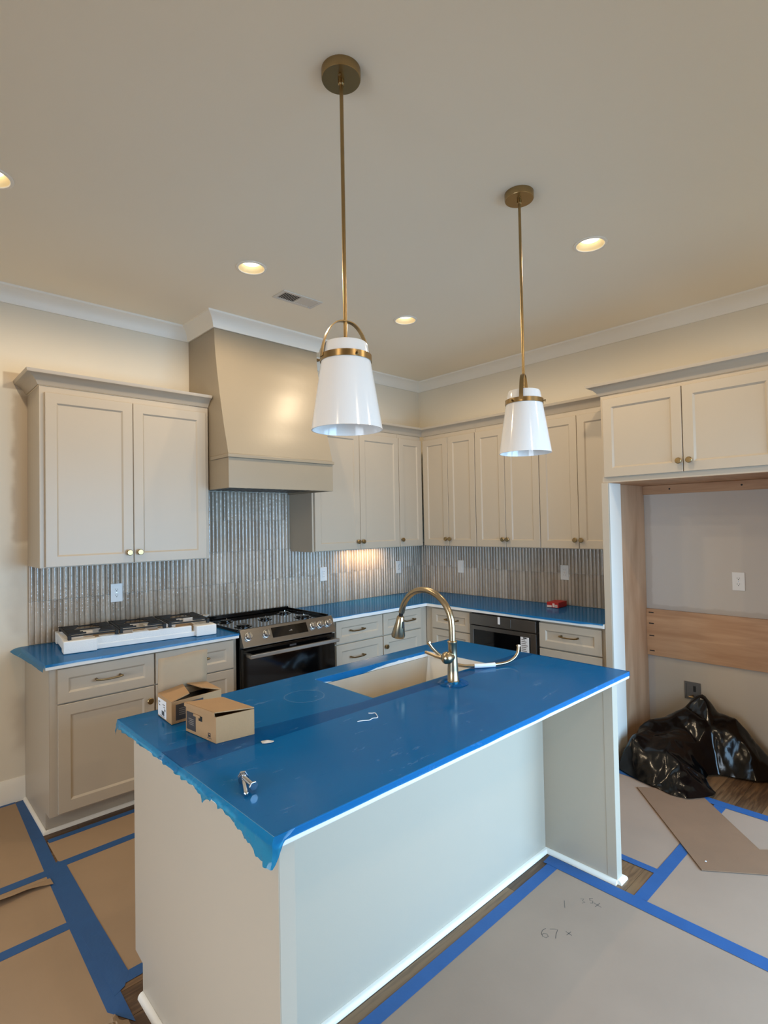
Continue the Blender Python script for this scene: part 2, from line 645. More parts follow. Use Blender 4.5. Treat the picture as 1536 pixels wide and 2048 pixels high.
for a_, b_ in WIN_FRONT:
    fr = MB()
    yy0, yy1 = ROOM_Y0 - 0.09, ROOM_Y0 - 0.03
    fr.box(a_, a_ + 0.05, yy0, yy1, *WIN_Z).box(b_ - 0.05, b_, yy0, yy1, *WIN_Z)
    fr.box(a_ + 0.05, b_ - 0.05, yy0, yy1, WIN_Z[0], WIN_Z[0] + 0.05).box(a_ + 0.05, b_ - 0.05, yy0, yy1, WIN_Z[1] - 0.05, WIN_Z[1])
    fr.box(a_ + 0.05, b_ - 0.05, yy0, yy1, 1.08, 1.12)
    fo = struct(fr.build('window_%d' % k, 'window_frame'), 'white framed sash window opposite the range wall', 'window')
    MB().box(a_ + 0.05, b_ - 0.05, ROOM_Y0 - 0.07, ROOM_Y0 - 0.064, WIN_Z[0] + 0.05, 1.08).build('pane', 'window_glass', fo)
    MB().box(a_ + 0.05, b_ - 0.05, ROOM_Y0 - 0.07, ROOM_Y0 - 0.064, 1.12, WIN_Z[1] - 0.05).build('pane', 'window_glass', fo)
    k += 1
fr = MB()
xw0, xw1 = ROOM_X0 - 0.09, ROOM_X0 - 0.03
fr.box(xw0, xw1, y0, y0 + 0.05, *WIN_Z).box(xw0, xw1, y1 - 0.05, y1, *WIN_Z)
fr.box(xw0, xw1, y0 + 0.05, y1 - 0.05, WIN_Z[0], WIN_Z[0] + 0.05).box(xw0, xw1, y0 + 0.05, y1 - 0.05, WIN_Z[1] - 0.05, WIN_Z[1])
fo = struct(fr.build('window_%d' % k, 'window_frame'), 'white framed window across the room from the alcove', 'window')
MB().box(xw0 + 0.03, xw0 + 0.036, y0 + 0.05, y1 - 0.05, WIN_Z[0] + 0.05, WIN_Z[1] - 0.05).build('pane', 'window_glass', fo)

# ceiling with round holes is not needed: lamps are set into shallow cans that stand proud of a cut ceiling
DOWN = [(-2.645, -1.185), (-1.40, -1.19), (-1.42, -2.60), (-3.87, -1.20), (-1.42, -4.6), (-3.2, -4.8), (-5.4, -3.4)]  # the last few lamps are out of view, added to warm the ceiling


def ceiling_mesh():
    """flat ceiling with a square hole round each lamp, each filled by a ring that leaves a round hole"""
    mb = MB()
    hs = 0.10
    xs = sorted({ROOM_X0 - T, T} | {x + s for x, _ in DOWN for s in (-hs, hs)})
    ys = sorted({ROOM_Y0 - T, T} | {y + s for _, y in DOWN for s in (-hs, hs)})
    for i in range(len(xs) - 1):
        for j in range(len(ys) - 1):
            cx, cy = (xs[i] + xs[i + 1]) / 2, (ys[j] + ys[j + 1]) / 2
            if any(abs(cx - x) < hs and abs(cy - y) < hs for x, y in DOWN):
                continue
            mb.add([(xs[i], ys[j], H), (xs[i], ys[j + 1], H), (xs[i + 1], ys[j + 1], H), (xs[i + 1], ys[j], H)], [(0, 1, 2, 3)])
    # the square cells are split by neighbours' grid lines, so fill from the plain cell list of each lamp
    for x, y in DOWN:
        N = 32
        vs, fs = [], []
        for q in range(N):
            a = 2 * math.pi * q / N
            ca, sa = math.cos(a), math.sin(a)
            s = hs / max(abs(ca), abs(sa))
            vs += [(x + 0.078 * ca, y + 0.078 * sa, H), (x + s * ca, y + s * sa, H)]
        for q in range(N):
            q2 = (q + 1) % N
            fs.append((2 * q, 2 * q + 1, 2 * q2 + 1, 2 * q2)[::-1])
        mb.add(vs, fs)
    return mb


co = struct(ceiling_mesh().build('ceiling', 'ceiling_paint'), 'flat painted ceiling with recessed lights', 'ceiling')
MB().box(ROOM_X0 - T, T, ROOM_Y0 - T, T, H + 0.1, H + 0.12).build('ceiling_deck', 'ceiling_paint', co)

# floor: a slab, and oak planks over the kitchen end of it
fl = struct(MB().box(ROOM_X0, 0, ROOM_Y0, 0, -0.1, -0.012).build('floor', 'subfloor'), 'brown oak plank floor under paper', 'floor')
PW = 0.125
rows = 30
plank_src = {}
for i in range(rows):
    ya = -i * PW
    x = -4.9 - random.random() * 1.2
    while x < 0:
        ln = random.choice((0.7, 1.0, 1.3, 1.6))
        xa, xb = max(x, -4.9), min(x + ln, -0.001)
        if xb - xa > 0.05:
            o = MB().box(xa + 0.0008, xb - 0.0008, ya - PW + 0.0008, ya - 0.0008, -0.012, 0.0).build('plank', 'plank_oak', fl, bevel=0.0)
        x += ln
MB().box(ROOM_X0, -4.9, ROOM_Y0, 0, -0.012, 0).box(-4.9, 0, ROOM_Y0, -rows * PW, -0.012, 0).build('plank_field', 'plank_oak', fl)

# ceiling crown, stepping out round the hood
CROWN = [(0.0, H - 0.098), (0.010, H - 0.098), (0.014, H - 0.090), (0.018, H - 0.070), (0.030, H - 0.045),
         (0.050, H - 0.024), (0.066, H - 0.016), (0.072, H - 0.012), (0.074, H), (0.0, H)]
struct(sweep([(0, ROOM_Y0), (0, 0), (-1.63, 0), (-1.63, -0.418), (-2.50, -0.418), (-2.50, 0), (ROOM_X0, 0)], CROWN)
       .build('trim_1', 'trim_paint', smooth=True, angle=30), 'off white cove crown moulding around the ceiling and hood', 'crown moulding')
bb = sweep([(-3.545, 0), (ROOM_X0, 0)], [(0, 0), (0.016, 0), (0.016, 0.105), (0.010, 0.125), (0.006, 0.137), (0, 0.139)])
struct(bb.build('baseboard_back', 'trim_paint', smooth=True), 'off white baseboard left of the base cabinets', 'baseboard')

# ------------------------------------------------------------------ backsplash tiles
TW = 0.0312
ROWS = [(0.918, 1.1775), (1.1795, 1.4205), (1.4225, 1.6635), (1.6655, 1.885)]


def tile_mesh(w_, h_, name):
    mb = MB()
    N = 7
    hw = w_ / 2 - 0.0006
    vs, fs = [], []
    for z_ in (0, h_):
        for i in range(N):
            t = -1 + 2 * i / (N - 1)
            vs.append((t * hw, -(0.0035 + 0.0075 * math.cos(t * math.pi / 2) ** 0.8 if abs(t) < 0.999 else 0.0035), z_))
        vs += [(hw, 0, z_), (-hw, 0, z_)]
    n_ = N + 2
    for i in range(n_):
        j = (i + 1) % n_
        fs.append((i, j, j + n_, i + n_))
    fs.append(tuple(range(n_))[::-1])
    fs.append(tuple(range(n_, 2 * n_)))
    mb.add(vs, fs)
    me = bpy.data.meshes.new(name)
    me.from_pydata(mb.v, [], mb.f)
    me.materials.append(MATS['tile_glaze'])
    for p in me.polygons:
        p.use_smooth = len(p.vertices) == 4
    me.set_sharp_from_angle(angle=R(50))
    return me


TM = [tile_mesh(TW, b_ - a_, 'tile') for a_, b_ in ROWS]


def tiles(parent, n_, hood_rng):
    for r_ in range(4):
        for c_ in range(n_):
            xc = (c_ + 0.5) * TW
            if r_ >= 2 and not (hood_rng and hood_rng[0] <= xc <= hood_rng[1]):
                continue
            o = bpy.data.objects.new('tile', TM[r_])
            COL.objects.link(o)
            o.parent = parent
            o.location = (xc + random.uniform(-0.0002, 0.0002), -0.004 - random.random() * 0.0012, ROWS[r_][0])
            o.rotation_euler = (0, 0, random.uniform(-0.03, 0.03))


bs = MB().box(0, 3.516, -0.004, 0, 0.9155, 1.396).box(1.03, 1.885, -0.004, 0, 1.396, 1.885).build('tile_backsplash', 'grout', loc=(-3.527, -0.002, 0))
tag(bs, 'glossy greige fluted tile backsplash behind the range, between counter and wall cabinets', 'backsplash')
tiles(bs, 112, (1.03, 1.88))
bs2 = MB().box(0.012, 2.258, -0.004, 0, 0.9155, 1.396).build('tile_backsplash', 'grout', loc=(-0.002, 0, 0), rot=(0, 0, R(-90)))
tag(bs2, 'glossy greige fluted tile backsplash above the microwave counter', 'backsplash')
tiles(bs2, 72, None)

# ------------------------------------------------------------------ cabinet hardware
def knob_mesh():
    return MB().lathe([(0.007, 0), (0.007, -0.011), (0.009, -0.014), (0.0172, -0.018), (0.0185, -0.022), (0.0185, -0.026),
                       (0.0155, -0.029), (0.0, -0.0295)], 16, axis='y')


kb = knob_mesh()
KN = bpy.data.meshes.new('knob')
KN.from_pydata(kb.v, [], kb.f)
KN.materials.append(MATS['brass'])
for p in KN.polygons:
    p.use_smooth = True
KN.set_sharp_from_angle(angle=R(35))


def knob(parent, x, y, z):
    o = bpy.data.objects.new('knob', KN)
    COL.objects.link(o)
    o.parent = parent
    o.location = (x, y, z)
    return o


pb = MB()
pb.tube([(-0.070, -0.026, 0.004), (-0.045, -0.030, -0.001), (0, -0.031, -0.002), (0.045, -0.030, -0.001), (0.070, -0.026, 0.004)], [0.006, 0.0048, 0.0048, 0.0048, 0.006], 10)
for s in (-1, 1):
    pb.tube([(s * 0.062, 0, 0.003), (s * 0.062, -0.028, 0.003)], [0.0075, 0.006], 10)
PM = bpy.data.meshes.new('pull')
PM.from_pydata(pb.v, [], pb.f)
PM.materials.append(MATS['brass_dark'])
for p in PM.polygons:
    p.use_smooth = True
PM.set_sharp_from_angle(angle=R(40))


def pull(parent, x, y, z):
    o = bpy.data.objects.new('pull', PM)
    COL.objects.link(o)
    o.parent = parent
    o.location = (x, y, z)
    return o


# ------------------------------------------------------------------ wall cabinets
# local frame: x to the right as you face the fronts, back at y=0, fronts at negative y
UZ0, UZ1, UD = 1.397, 2.448, 0.325
DZ0, DZ1 = 1.402, 2.408


def wall_cabinet(label, loc, rz, w_, doors, knobs, group='wall cabinets', rail=0.0, x_in=0.0, body_parts=None):
    t = thing('wall_cabinet', label, 'cabinet', loc, rz, group)
    b_ = MB().box(0, w_, -UD, -0.003, UZ0, UZ1)
    b_.build('body', 'cab_paint', t, bevel=0.0015)
    for i, (a, b) in enumerate(doors):
        d = MB().door(a, b, DZ0, DZ1, -UD - 0.02, 0.0195, 0.058).build('door', 'cab_paint', t)
        if knobs[i] is not None:
            knob(d, knobs[i], -UD - 0.02, 1.466)
    return t


CC = [(0, 2.449), (0.008, 2.449), (0.012, 2.455), (0.020, 2.470), (0.036, 2.488), (0.056, 2.500), (0.068, 2.504), (0.070, 2.508), (0.074, 2.522), (0, 2.522)]
lu = wall_cabinet('greige two-door wall cabinet with its own crown, beside the range hood', (-3.527, 0, 0), 0, 1.017,
                  [(0.026, 0.507), (0.511, 0.990)], [0.477, 0.541], group='two-door wall cabinets')
sweep([(1.017, -UD), (0, -UD), (0, -0.003)], CC).build('crown', 'cab_paint', lu, smooth=True, angle=30)
wall_cabinet('greige two-door wall cabinet tucked against the far side of the hood', (-1.634, 0, 0), 0, 0.976,
             [(0.016, 0.496), (0.500, 0.974)], [0.462, 0.517], group='two-door wall cabinets')
wall_cabinet('narrow single-door wall cabinet in the inside corner', (-0.656, 0, 0), 0, 0.310,
             [(0.002, 0.306)], [0.022], group=None)
MB_f = None
wall_cabinet('two-door wall cabinet next to the inside corner, above the drawer pull', (0, -0.353, 0), R(-90), 0.625,
             [(0.004, 0.311), (0.315, 0.623)], [0.289, 0.337], group='two-door wall cabinets')
wall_cabinet('middle two-door wall cabinet directly above the built-in microwave', (0, -0.980, 0), R(-90), 0.630,
             [(0.002, 0.305), (0.309, 0.628)], [0.284, 0.331], group='two-door wall cabinets')
wall_cabinet('two-door wall cabinet beside the refrigerator panel, above the red box', (0, -1.612, 0), R(-90), 0.648,
             [(0.002, 0.322), (0.326, 0.646)], [0.299, 0.349], group='two-door wall cabinets')
tag(sweep([(-UD, -2.259), (-UD, -UD), (-1.629, -UD)], CC).build('crown_moulding', 'cab_paint', smooth=True, angle=30),
    'greige crown moulding along the tops of the corner wall cabinets', 'crown moulding')

# ------------------------------------------------------------------ under-cabinet light
uc = thing('under_cabinet_light', 'lit warm strip light under the wall cabinet near the corner', 'light', (-0.87, -0.11, UZ0 - 0.0005))
MB().box(-0.24, 0.24, -0.02, 0.02, -0.005, 0).build('housing', 'outlet_white', uc, bevel=0.001)
MB().box(-0.23, 0.23, -0.015, 0.015, -0.0062, -0.0054).build('diffuser', 'undercab_glow', uc)
ul = area('strip_light', (0, 0, -0.009), (0, 0, 0), 0.44, 0.03, 2.6, (1.0, 0.68, 0.38))
ul.parent = uc

# ------------------------------------------------------------------ range hood
hd = thing('range_hood', 'tall greige painted range hood with curved front above the range', 'range hood', (-2.065, 0, 0))
HW = 0.4345
prof = [(-0.416, 2.992), (-0.420, 2.90), (-0.430, 2.82), (-0.452, 2.69), (-0.490, 2.51), (-0.542, 2.30), (-0.575, 2.19), (-0.600, 2.105)]
sub = []
for i in range(len(prof) - 1):
    for k in range(4):
        f_ = k / 4
        sub.append((prof[i][0] * (1 - f_) + prof[i + 1][0] * f_, prof[i][1] * (1 - f_) + prof[i + 1][1] * f_))
sub.append(prof[-1])
MB().extrude_x([(-0.002, 2.105), (-0.002, 2.992)] + sub, -HW, HW).build('chimney', 'hood_paint', hd, smooth=True, angle=25)
MB().box(-HW, HW, -0.600, -0.002, 2.078, 2.105).box(-HW - 0.008, HW + 0.008, -0.614, -0.36, 2.078, 2.100).build('ledge', 'hood_paint', hd, bevel=0.002)
bx = MB().box(-HW, HW, -0.602, -0.582, 1.874, 2.078).box(-HW, -HW + 0.02, -0.582, -0.0195, 1.874, 2.078)
bx.box(HW - 0.02, HW, -0.582, -0.0195, 1.874, 2.078)
bx.build('apron', 'hood_paint', hd, bevel=0.0015)
MB().box(-HW + 0.02, HW - 0.02, -0.582, -0.0195, 1.892, 1.91).build('liner', 'black_enamel', hd)
for i in range(14):
    xx = -0.33 + i * 0.66 / 13
    MB().box(xx - 0.012, xx + 0.012, -0.52, -0.12, 1.882, 1.891).build('filter_baffle', 'steel_grey', hd)

# ------------------------------------------------------------------ base cabinets
BF = -0.61


def base_cabinet(label, loc, rz, w_, fronts, group='base cabinets', end=None, name='base_cabinet', stile=0.0):
    """fronts: list of (kind, x0, x1, z0, z1, hardware x, hardware z)"""
    t = thing(name, label, 'cabinet', loc, rz, group)
    MB().box(0, w_, BF, -0.003, 0.105, 0.883).build('body', 'cab_paint', t, bevel=0.001)
    MB().box(0, w_, -0.535, -0.52, 0, 0.105).build('toe_kick', 'cab_paint', t)
    for k_, a, b, c, d, hx, hz in fronts:
        f_ = MB().door(a, b, c, d, BF - 0.02, 0.0195, 0.05 if k_ == 'drawer' else 0.058, 0.010, 0.009).build(k_, 'cab_paint', t)
        if hx is not None:
            (pull if k_ == 'drawer' and hz > 0.65 else knob if k_ == 'door' else pull)(f_, hx, BF - 0.02, hz)
    return t


D0, D1 = 0.694, 0.874
lb = base_cabinet('greige base cabinet with drawer over door at the open end of the counter', (-3.542, 0, 0), 0, 0.538,
                  [('drawer', 0.036, 0.536, D0, D1, 0.285, 0.787), ('door', 0.036, 0.536, 0.118, 0.686, 0.506, 0.607)],
                  group='drawer-over-door base cabinets')
# finished end panel with quarter round at the floor
MB().extrude_x([(-0.003, 0), (-0.525, 0), (-0.525, 0.105), (BF, 0.105), (BF, 0.883), (-0.003, 0.883)], -0.002, -0.0005).build('end_panel', 'cab_paint', lb)
QR = [(0, 0), (0.016, 0), (0.015, 0.007), (0.012, 0.012), (0.007, 0.0155), (0, 0.017)]
sweep([(0.536, -0.537), (-0.003, -0.537), (-0.003, -0.02)], QR).build('quarter_round', 'trim_paint', lb, smooth=True)
base_cabinet('greige drawer base cabinet between the open-end cabinet and the range', (-3.002, 0, 0), 0, 0.535,
             [('drawer', 0.006, 0.508, D0, D1, 0.26, 0.787), ('drawer', 0.006, 0.508, 0.405, 0.686, 0.26, 0.56), ('drawer', 0.006, 0.508, 0.118, 0.397, 0.26, 0.27)],
             group='drawer base cabinets')
base_cabinet('greige drawer base cabinet on the corner side of the range', (-1.670, 0, 0), 0, 0.512,
             [('drawer', 0.026, 0.508, 0.703, D1, 0.228, 0.79), ('drawer', 0.026, 0.508, 0.405, 0.693, 0.228, 0.585), ('drawer', 0.026, 0.508, 0.118, 0.397, 0.228, 0.27)],
             group='drawer base cabinets')
base_cabinet('base cabinet with drawer over knobbed door beside the inside corner', (-1.155, 0, 0), 0, 0.5435,
             [('drawer', 0.002, 0.455, 0.703, D1, 0.29, 0.787), ('door', 0.002, 0.455, 0.118, 0.693, 0.022, 0.607)],
             group='drawer-over-door base cabinets')
base_cabinet('drawer base cabinet between the inside corner and the microwave', (0, -0.612, 0), R(-90), 0.504,
             [('drawer', 0.082, 0.500, 0.703, D1 - 0.004, 0.314, 0.787), ('drawer', 0.082, 0.500, 0.405, 0.693, 0.29, 0.56), ('drawer', 0.082, 0.500, 0.118, 0.397, 0.29, 0.27)],
             group='drawer base cabinets')
base_cabinet('drawer base cabinet between the microwave and the refrigerator panel', (0, -1.750, 0), R(-90), 0.506,
             [('drawer', 0.002, 0.474, 0.690, D1 - 0.006, 0.244, 0.788), ('drawer', 0.002, 0.474, 0.405, 0.680, 0.244, 0.56), ('drawer', 0.002, 0.474, 0.118, 0.397, 0.244, 0.27)],
             group='drawer base cabinets')

# ------------------------------------------------------------------ worktops
CT0, CT1, CF = 0.884, 0.914, -0.65
tag(MB().box(-3.567, -2.464, CF, -0.004, CT0, CT1).build('countertop', 'quartz', bevel=0.003),
    'white quartz countertop left of the range under blue film', 'countertop')
tag(MB().prism([(-1.688, -0.004), (-1.688, CF), (CF, CF), (CF, -2.256), (-0.004, -2.256), (-0.004, -0.004)], CT0, CT1).build('countertop', 'quartz', bevel=0.003),
    'L-shaped white quartz countertop running through the corner to the refrigerator panel', 'countertop')

# ------------------------------------------------------------------ built-in microwave drawer
mw = thing('microwave_drawer', 'stainless built-in microwave drawer under the counter', 'microwave', (0, -1.119, 0), R(-90))
MW = 0.627
MB().box(0, MW, -0.605, -0.01, 0.40, 0.882).build('body', 'steel_grey', mw)
MB().box(0.002, MW - 0.012, -0.648, -0.606, 0.786, 0.872).build('control_panel', 'steel_grey', mw, bevel=0.002)
cpf = MB().box(0.105, 0.40, -0.652, -0.6485, 0.800, 0.862).build('control_flap', 'steel_grey', mw, bevel=0.001)
dr = MB().box(0.002, 0.040, -0.645, -0.606, 0.42, 0.778).box(MW - 0.062, MW - 0.012, -0.645, -0.606, 0.42, 0.778)
dr.box(0.040, MW - 0.062, -0.645, -0.606, 0.747, 0.778).box(0.040, MW - 0.062, -0.645, -0.606, 0.42, 0.455)
dd = dr.build('door', 'steel_grey', mw, bevel=0.0015)
MB().box(0.040, MW - 0.062, -0.6415, -0.610, 0.455, 0.747).build('glass', 'black_glass', dd)
tg = MB().box(0.482, 0.556, -0.6455, -0.6452, 0.60, 0.745).build('energy_tag', 'label_white', mw)
for i in range(8):
    ww = random.uniform(0.03, 0.055)
    MB().box(0.49, 0.49 + ww, -0.6459, -0.6456, 0.722 - i * 0.014, 0.727 - i * 0.014).build('text_line', 'box_print_text', tg)
MB().box(0.505, 0.535, -0.6459, -0.6456, 0.733, 0.743).build('text_line', 'box_print', tg)
MB().box(0.284, 0.304, -0.6535, -0.6525, 0.815, 0.871).build('tape_tab', 'label_white', mw)

# ------------------------------------------------------------------ range
rg = thing('range', 'stainless and black slide-in gas range without its grates', 'range', (-2.075, 0, 0))
RW = 0.379
MB().box(-RW, RW, -0.645, -0.022, 0.03, 0.905).build('body', 'black_enamel', rg, bevel=0.002)
for sx in (-1, 1):
    for yy in (-0.58, -0.06):
        MB().lathe([(0.015, 0.0), (0.015, 0.004), (0.008, 0.006), (0.008, 0.03)], 12, (sx * 0.33, yy, 0)).build('foot', 'black_rubber', rg, smooth=True)
ct = MB().box(-RW - 0.002, RW + 0.002, -0.618, -0.022, 0.905, 0.918).build('cooktop', 'black_glass', rg, bevel=0.002)
rim = MB().box(-RW - 0.002, RW + 0.002, -0.055, -0.022, 0.919, 0.948).box(RW - 0.010, RW + 0.002, -0.60, -0.05, 0.919, 0.940)
rim.box(-RW - 0.002, -RW + 0.010, -0.60, -0.05, 0.919, 0.930)
rim.build('rim', 'black_enamel', ct, bevel=0.003)
for bx_, by_, br in ((-0.25, -0.45, 0.045), (-0.25, -0.19, 0.038), (0.25, -0.45, 0.05), (0.25, -0.19, 0.038), (0.0, -0.32, 0.034)):
    bo = MB().lathe([(br + 0.018, 0.9185), (br + 0.018, 0.921), (br, 0.923), (br, 0.929), (br - 0.006, 0.932), (0.001, 0.932)], 24, (bx_, by_, 0)).build('burner', 'black_enamel', rg, smooth=True)
    MB().tube([(bx_ + br * 0.2, by_, 0.932), (bx_ + br * 0.2, by_, 0.942)], 0.0035, 8).build('igniter', 'chrome', bo)
cp = MB().extrude_x([(-0.618, 0.902), (-0.618, 0.930), (-0.632, 0.934), (-0.640, 0.932), (-0.694, 0.822), (-0.690, 0.818), (-0.646, 0.818), (-0.646, 0.902)], -RW - 0.002, RW + 0.002)
cpo = cp.build('control_panel', 'steel', rg, bevel=0.0015)
# sloping panel frame: y from -0.640 (z .932) to -0.694 (z .822)
dirv = Vector((0, -0.054, -0.110)).normalized()
nrm = Vector((0, -0.110, 0.054)).normalized()


def on_panel(x, s, off):
    return Vector((x, -0.640, 0.932)) + dirv * s + nrm * off


def panel_rect(x0, x1, s0, s1, o0, o1):
    vs = [on_panel(x, s, o) for o in (o0, o1) for x, s in ((x0, s0), (x1, s0), (x1, s1), (x0, s1))]
    return MB().add(vs, [(0, 1, 2, 3), (7, 6, 5, 4), (0, 4, 5, 1), (1, 5, 6, 2), (2, 6, 7, 3), (3, 7, 4, 0)])


dsp = panel_rect(-0.150, 0.140, 0.018, 0.088, 0.0003, 0.0022).build('display', 'black_glass', rg)
panel_rect(-0.015, 0.012, 0.056, 0.060, 0.0023, 0.0027).build('display_mark', 'box_print_text', dsp)
panel_rect(-0.002, 0.010, 0.050, 0.056, 0.0023, 0.0027).build('display_mark', 'box_print_text', dsp)
for kx in (-0.331, -0.196, 0.193, 0.258, 0.328):
    p0 = on_panel(kx, 0.053, 0.0005)
    q = MB().tube([p0, p0 + nrm * 0.004, p0 + nrm * 0.005, p0 + nrm * 0.026, p0 + nrm * 0.029], [0.027, 0.027, 0.023, 0.0215, 0.018], 20)
    ko = q.build('knob', 'zinc', rg, smooth=True, angle=40)
    c_ = p0 + nrm * 0.034
    sv = dirv * 0.018
    xv = Vector((0.005, 0, 0))
    nv = nrm * 0.006
    vs = [c_ + a * sv + b_ * xv + c2 * nv for c2 in (-1, 1) for a, b_ in ((-1, -1), (-1, 1), (1, 1), (1, -1))]
    MB().add(vs, [(0, 1, 2, 3), (7, 6, 5, 4), (0, 4, 5, 1), (1, 5, 6, 2), (2, 6, 7, 3), (3, 7, 4, 0)]).build('grip', 'chrome', ko, bevel=0.002)
od = MB().box(-RW + 0.002, RW - 0.002, -0.680, -0.646, 0.19, 0.808).build('oven_door', 'black_glass', rg, bevel=0.003)
MB().box(-0.02, 0.035, -0.6808, -0.6803, 0.775, 0.788).build('badge', 'box_print', od)
h_ = MB().box(-0.362, 0.366, -0.752, -0.728, 0.755, 0.781)
h_.box(-0.362, -0.330, -0.728, -0.681, 0.757, 0.779).box(0.334, 0.366, -0.728, -0.681, 0.757, 0.779)
h_.build('handle', 'handle_steel', od, bevel=0.004)
MB().box(-RW + 0.002, RW - 0.002, -0.676, -0.646, 0.06, 0.182).build('storage_drawer', 'black_enamel', rg, bevel=0.003)

# ------------------------------------------------------------------ refrigerator alcove
FX, FY0, FY1 = -0.650, -2.262, -3.335
fp = thing('alcove_partition', 'tall alcove side, painted edge and raw birch inside, next to the drawer base cabinet', 'partition', (0, FY0, 0))
MB().box(FX + 0.019, -0.46, -0.046, 0, 0, 1.860).build('painted_return', 'trim_paint', fp, bevel=0.001)
MB().box(FX, FX + 0.019, -0.046, 0, 0, 1.860).build('face_stile', 'cab_paint', fp, bevel=0.0015)
MB().box(-0.4595, -0.003, -0.019, 0, 0, 1.860).build('plywood_side', 'birch_ply', fp)
fp2 = thing('alcove_partition', 'tall painted partition closing the far side of the alcove', 'partition', (0, FY1, 0))
MB().box(FX, FX + 0.019, 0, 0.046, 0, 1.860).build('face_stile', 'cab_paint', fp2, bevel=0.0015)
MB().box(FX + 0.0195, -0.003, 0, 0.019, 0, 1.860).build('plywood_side', 'birch_ply', fp2)
MB().box(FX + 0.0195, -0.003, -0.002, -0.0003, 0, 1.860).build('outer_skin', 'cab_paint', fp2)
fc = thing('refrigerator_cabinet', 'deep two-door cabinet bridging over the refrigerator alcove', 'cabinet', (0, FY0, 0), R(-90))
FWD = FY0 - FY1
MB().box(0, FWD, -0.63, -0.003, 1.862, 2.448).build('body', 'cab_paint', fc, bevel=0.0015)
for a, b, kx in ((0.020, 0.508, 0.490), (0.513, 1.002, 0.549)):
    d = MB().door(a, b, 1.898, 2.420, -0.65, 0.0195, 0.058, 0.011, 0.010).build('door', 'cab_paint', fc)
    knob(d, kx, -0.65, 1.964)
MB().box(0.003, FWD - 0.003, -0.6295, -0.01, 1.8605, 1.8615).build('underside', 'rail_ply', fc)
# crown in world-like local frame: travel from far end to near end then back to the wall
sw = sweep([(FWD, -0.085), (FWD, -0.63), (0, -0.63), (0, -0.402)], CC)
sw.build('crown', 'cab_paint', fc, smooth=True, angle=30)
AY0, AY1 = FY0 - 0.020, FY1 + 0.020
rail = thing('back_rail', 'wide birch plywood nailer rail low across the alcove wall', 'rail', (0, 0, 0), 0)
MB().box(-0.020, -0.001, AY1, AY0, 0.612, 0.952).build('board', 'rail_ply', rail, bevel=0.001)
for z_ in (0.925, 0.845, 0.755, 0.645):
    MB().box(-0.0206, -0.0202, -2.335, -2.300, z_ - 0.004, z_ + 0.004).build('pocket_hole', 'outlet_dark', rail)
rail2 = thing('back_rail', 'narrow plywood rail with screws under the bridging cabinet', 'rail', (0, 0, 0), 0)
MB().box(-0.020, -0.001, AY1, AY0, 1.795, 1.8595).build('board', 'rail_ply', rail2, bevel=0.001)
for y_ in (-2.47, -2.92):
    MB().lathe([(0.0065, -0.0206), (0.006, -0.021), (0.0, -0.021)], 10, (0, y_, 1.830), axis='x').build('screw', 'outlet_dark', rail2)


# ------------------------------------------------------------------ outlets
def outlet(label, loc, rz, style, group='outlets'):
    t = thing('wall_outlet', label, 'outlet', loc, rz, group)
    MB().box(-0.037, 0.037, -0.006, 0, -0.061, 0.061).build('plate', 'outlet_white', t, bevel=0.002)
    if style == 'duplex':
        for s in (-1, 1):
            rc = MB().prism([(0.0165 * math.cos(a) * 1.0, 0.0145 * math.sin(a)) for a in [2 * math.pi * i / 20 for i in range(20)]], 0.0, 0.0015)
            rc.v = [(x, -0.0062 - z, y + s * 0.0195) for x, y, z in rc.v]
            rc.f = [f_[::-1] for f_ in rc.f]
            ro = rc.build('receptacle', 'outlet_white', t)
            zc = s * 0.0195
            MB().box(-0.0078, -0.0058, -0.0081, -0.0078, zc - 0.002, zc + 0.007).build('slot', 'outlet_dark', ro)
            MB().box(0.0056, 0.0076, -0.0081, -0.0078, zc - 0.001, zc + 0.007).build('slot', 'outlet_dark', ro)
            MB().lathe([(0.0028, -0.0078), (0.0028, -0.0081), (0, -0.0081)], 10, (0, 0, zc - 0.007), axis='y').build('slot', 'outlet_dark', ro)
        MB().lathe([(0.003, -0.0061), (0.003, -0.0072), (0, -0.0074)], 10, axis='y').build('screw', 'zinc', t)
    else:
        MB().box(-0.0165, 0.0165, -0.0078, -0.0062, -0.0335, 0.0335).build('insert', 'outlet_white', t, bevel=0.0008)
        if style == 'gfci':
            for s in (-1, 1):
                zc = s * 0.0215
                for xx in (-0.0066, 0.0066):
                    MB().box(xx - 0.001, xx + 0.001, -0.0083, -0.008, zc - 0.003, zc + 0.005).build('slot', 'outlet_dark', t)
            for zc in (-0.004, 0.004):
                MB().box(-0.007, 0.007, -0.0083, -0.008, zc - 0.0025, zc + 0.0025).build('button', 'vent_white', t)
        else:
            MB().box(-0.014, 0.014, -0.0095, -0.008, -0.030, 0.0).build('rocker', 'outlet_white', t, bevel=0.0008)
    return t


outlet('white duplex outlet above the foam tray of grates', (-3.024, -0.0165, 1.187), 0, 'duplex')
outlet('white outlet with test buttons on the tiles beside the range', (-1.300, -0.0165, 1.181), 0, 'gfci')
outlet('white duplex outlet in the glow of the strip light', (-0.367, -0.0165, 1.181), 0, 'duplex')
outlet('white rocker switch plate on the tiles near the inside corner', (-0.0165, -0.534, 1.186), R(-90), 'rocker')
outlet('white outlet with test buttons on the tiles above the red box', (-0.0165, -1.633, 1.184), R(-90), 'gfci')
outlet('white duplex outlet on the bare alcove wall', (-0.0005, -2.880, 1.187), R(-90), 'duplex')

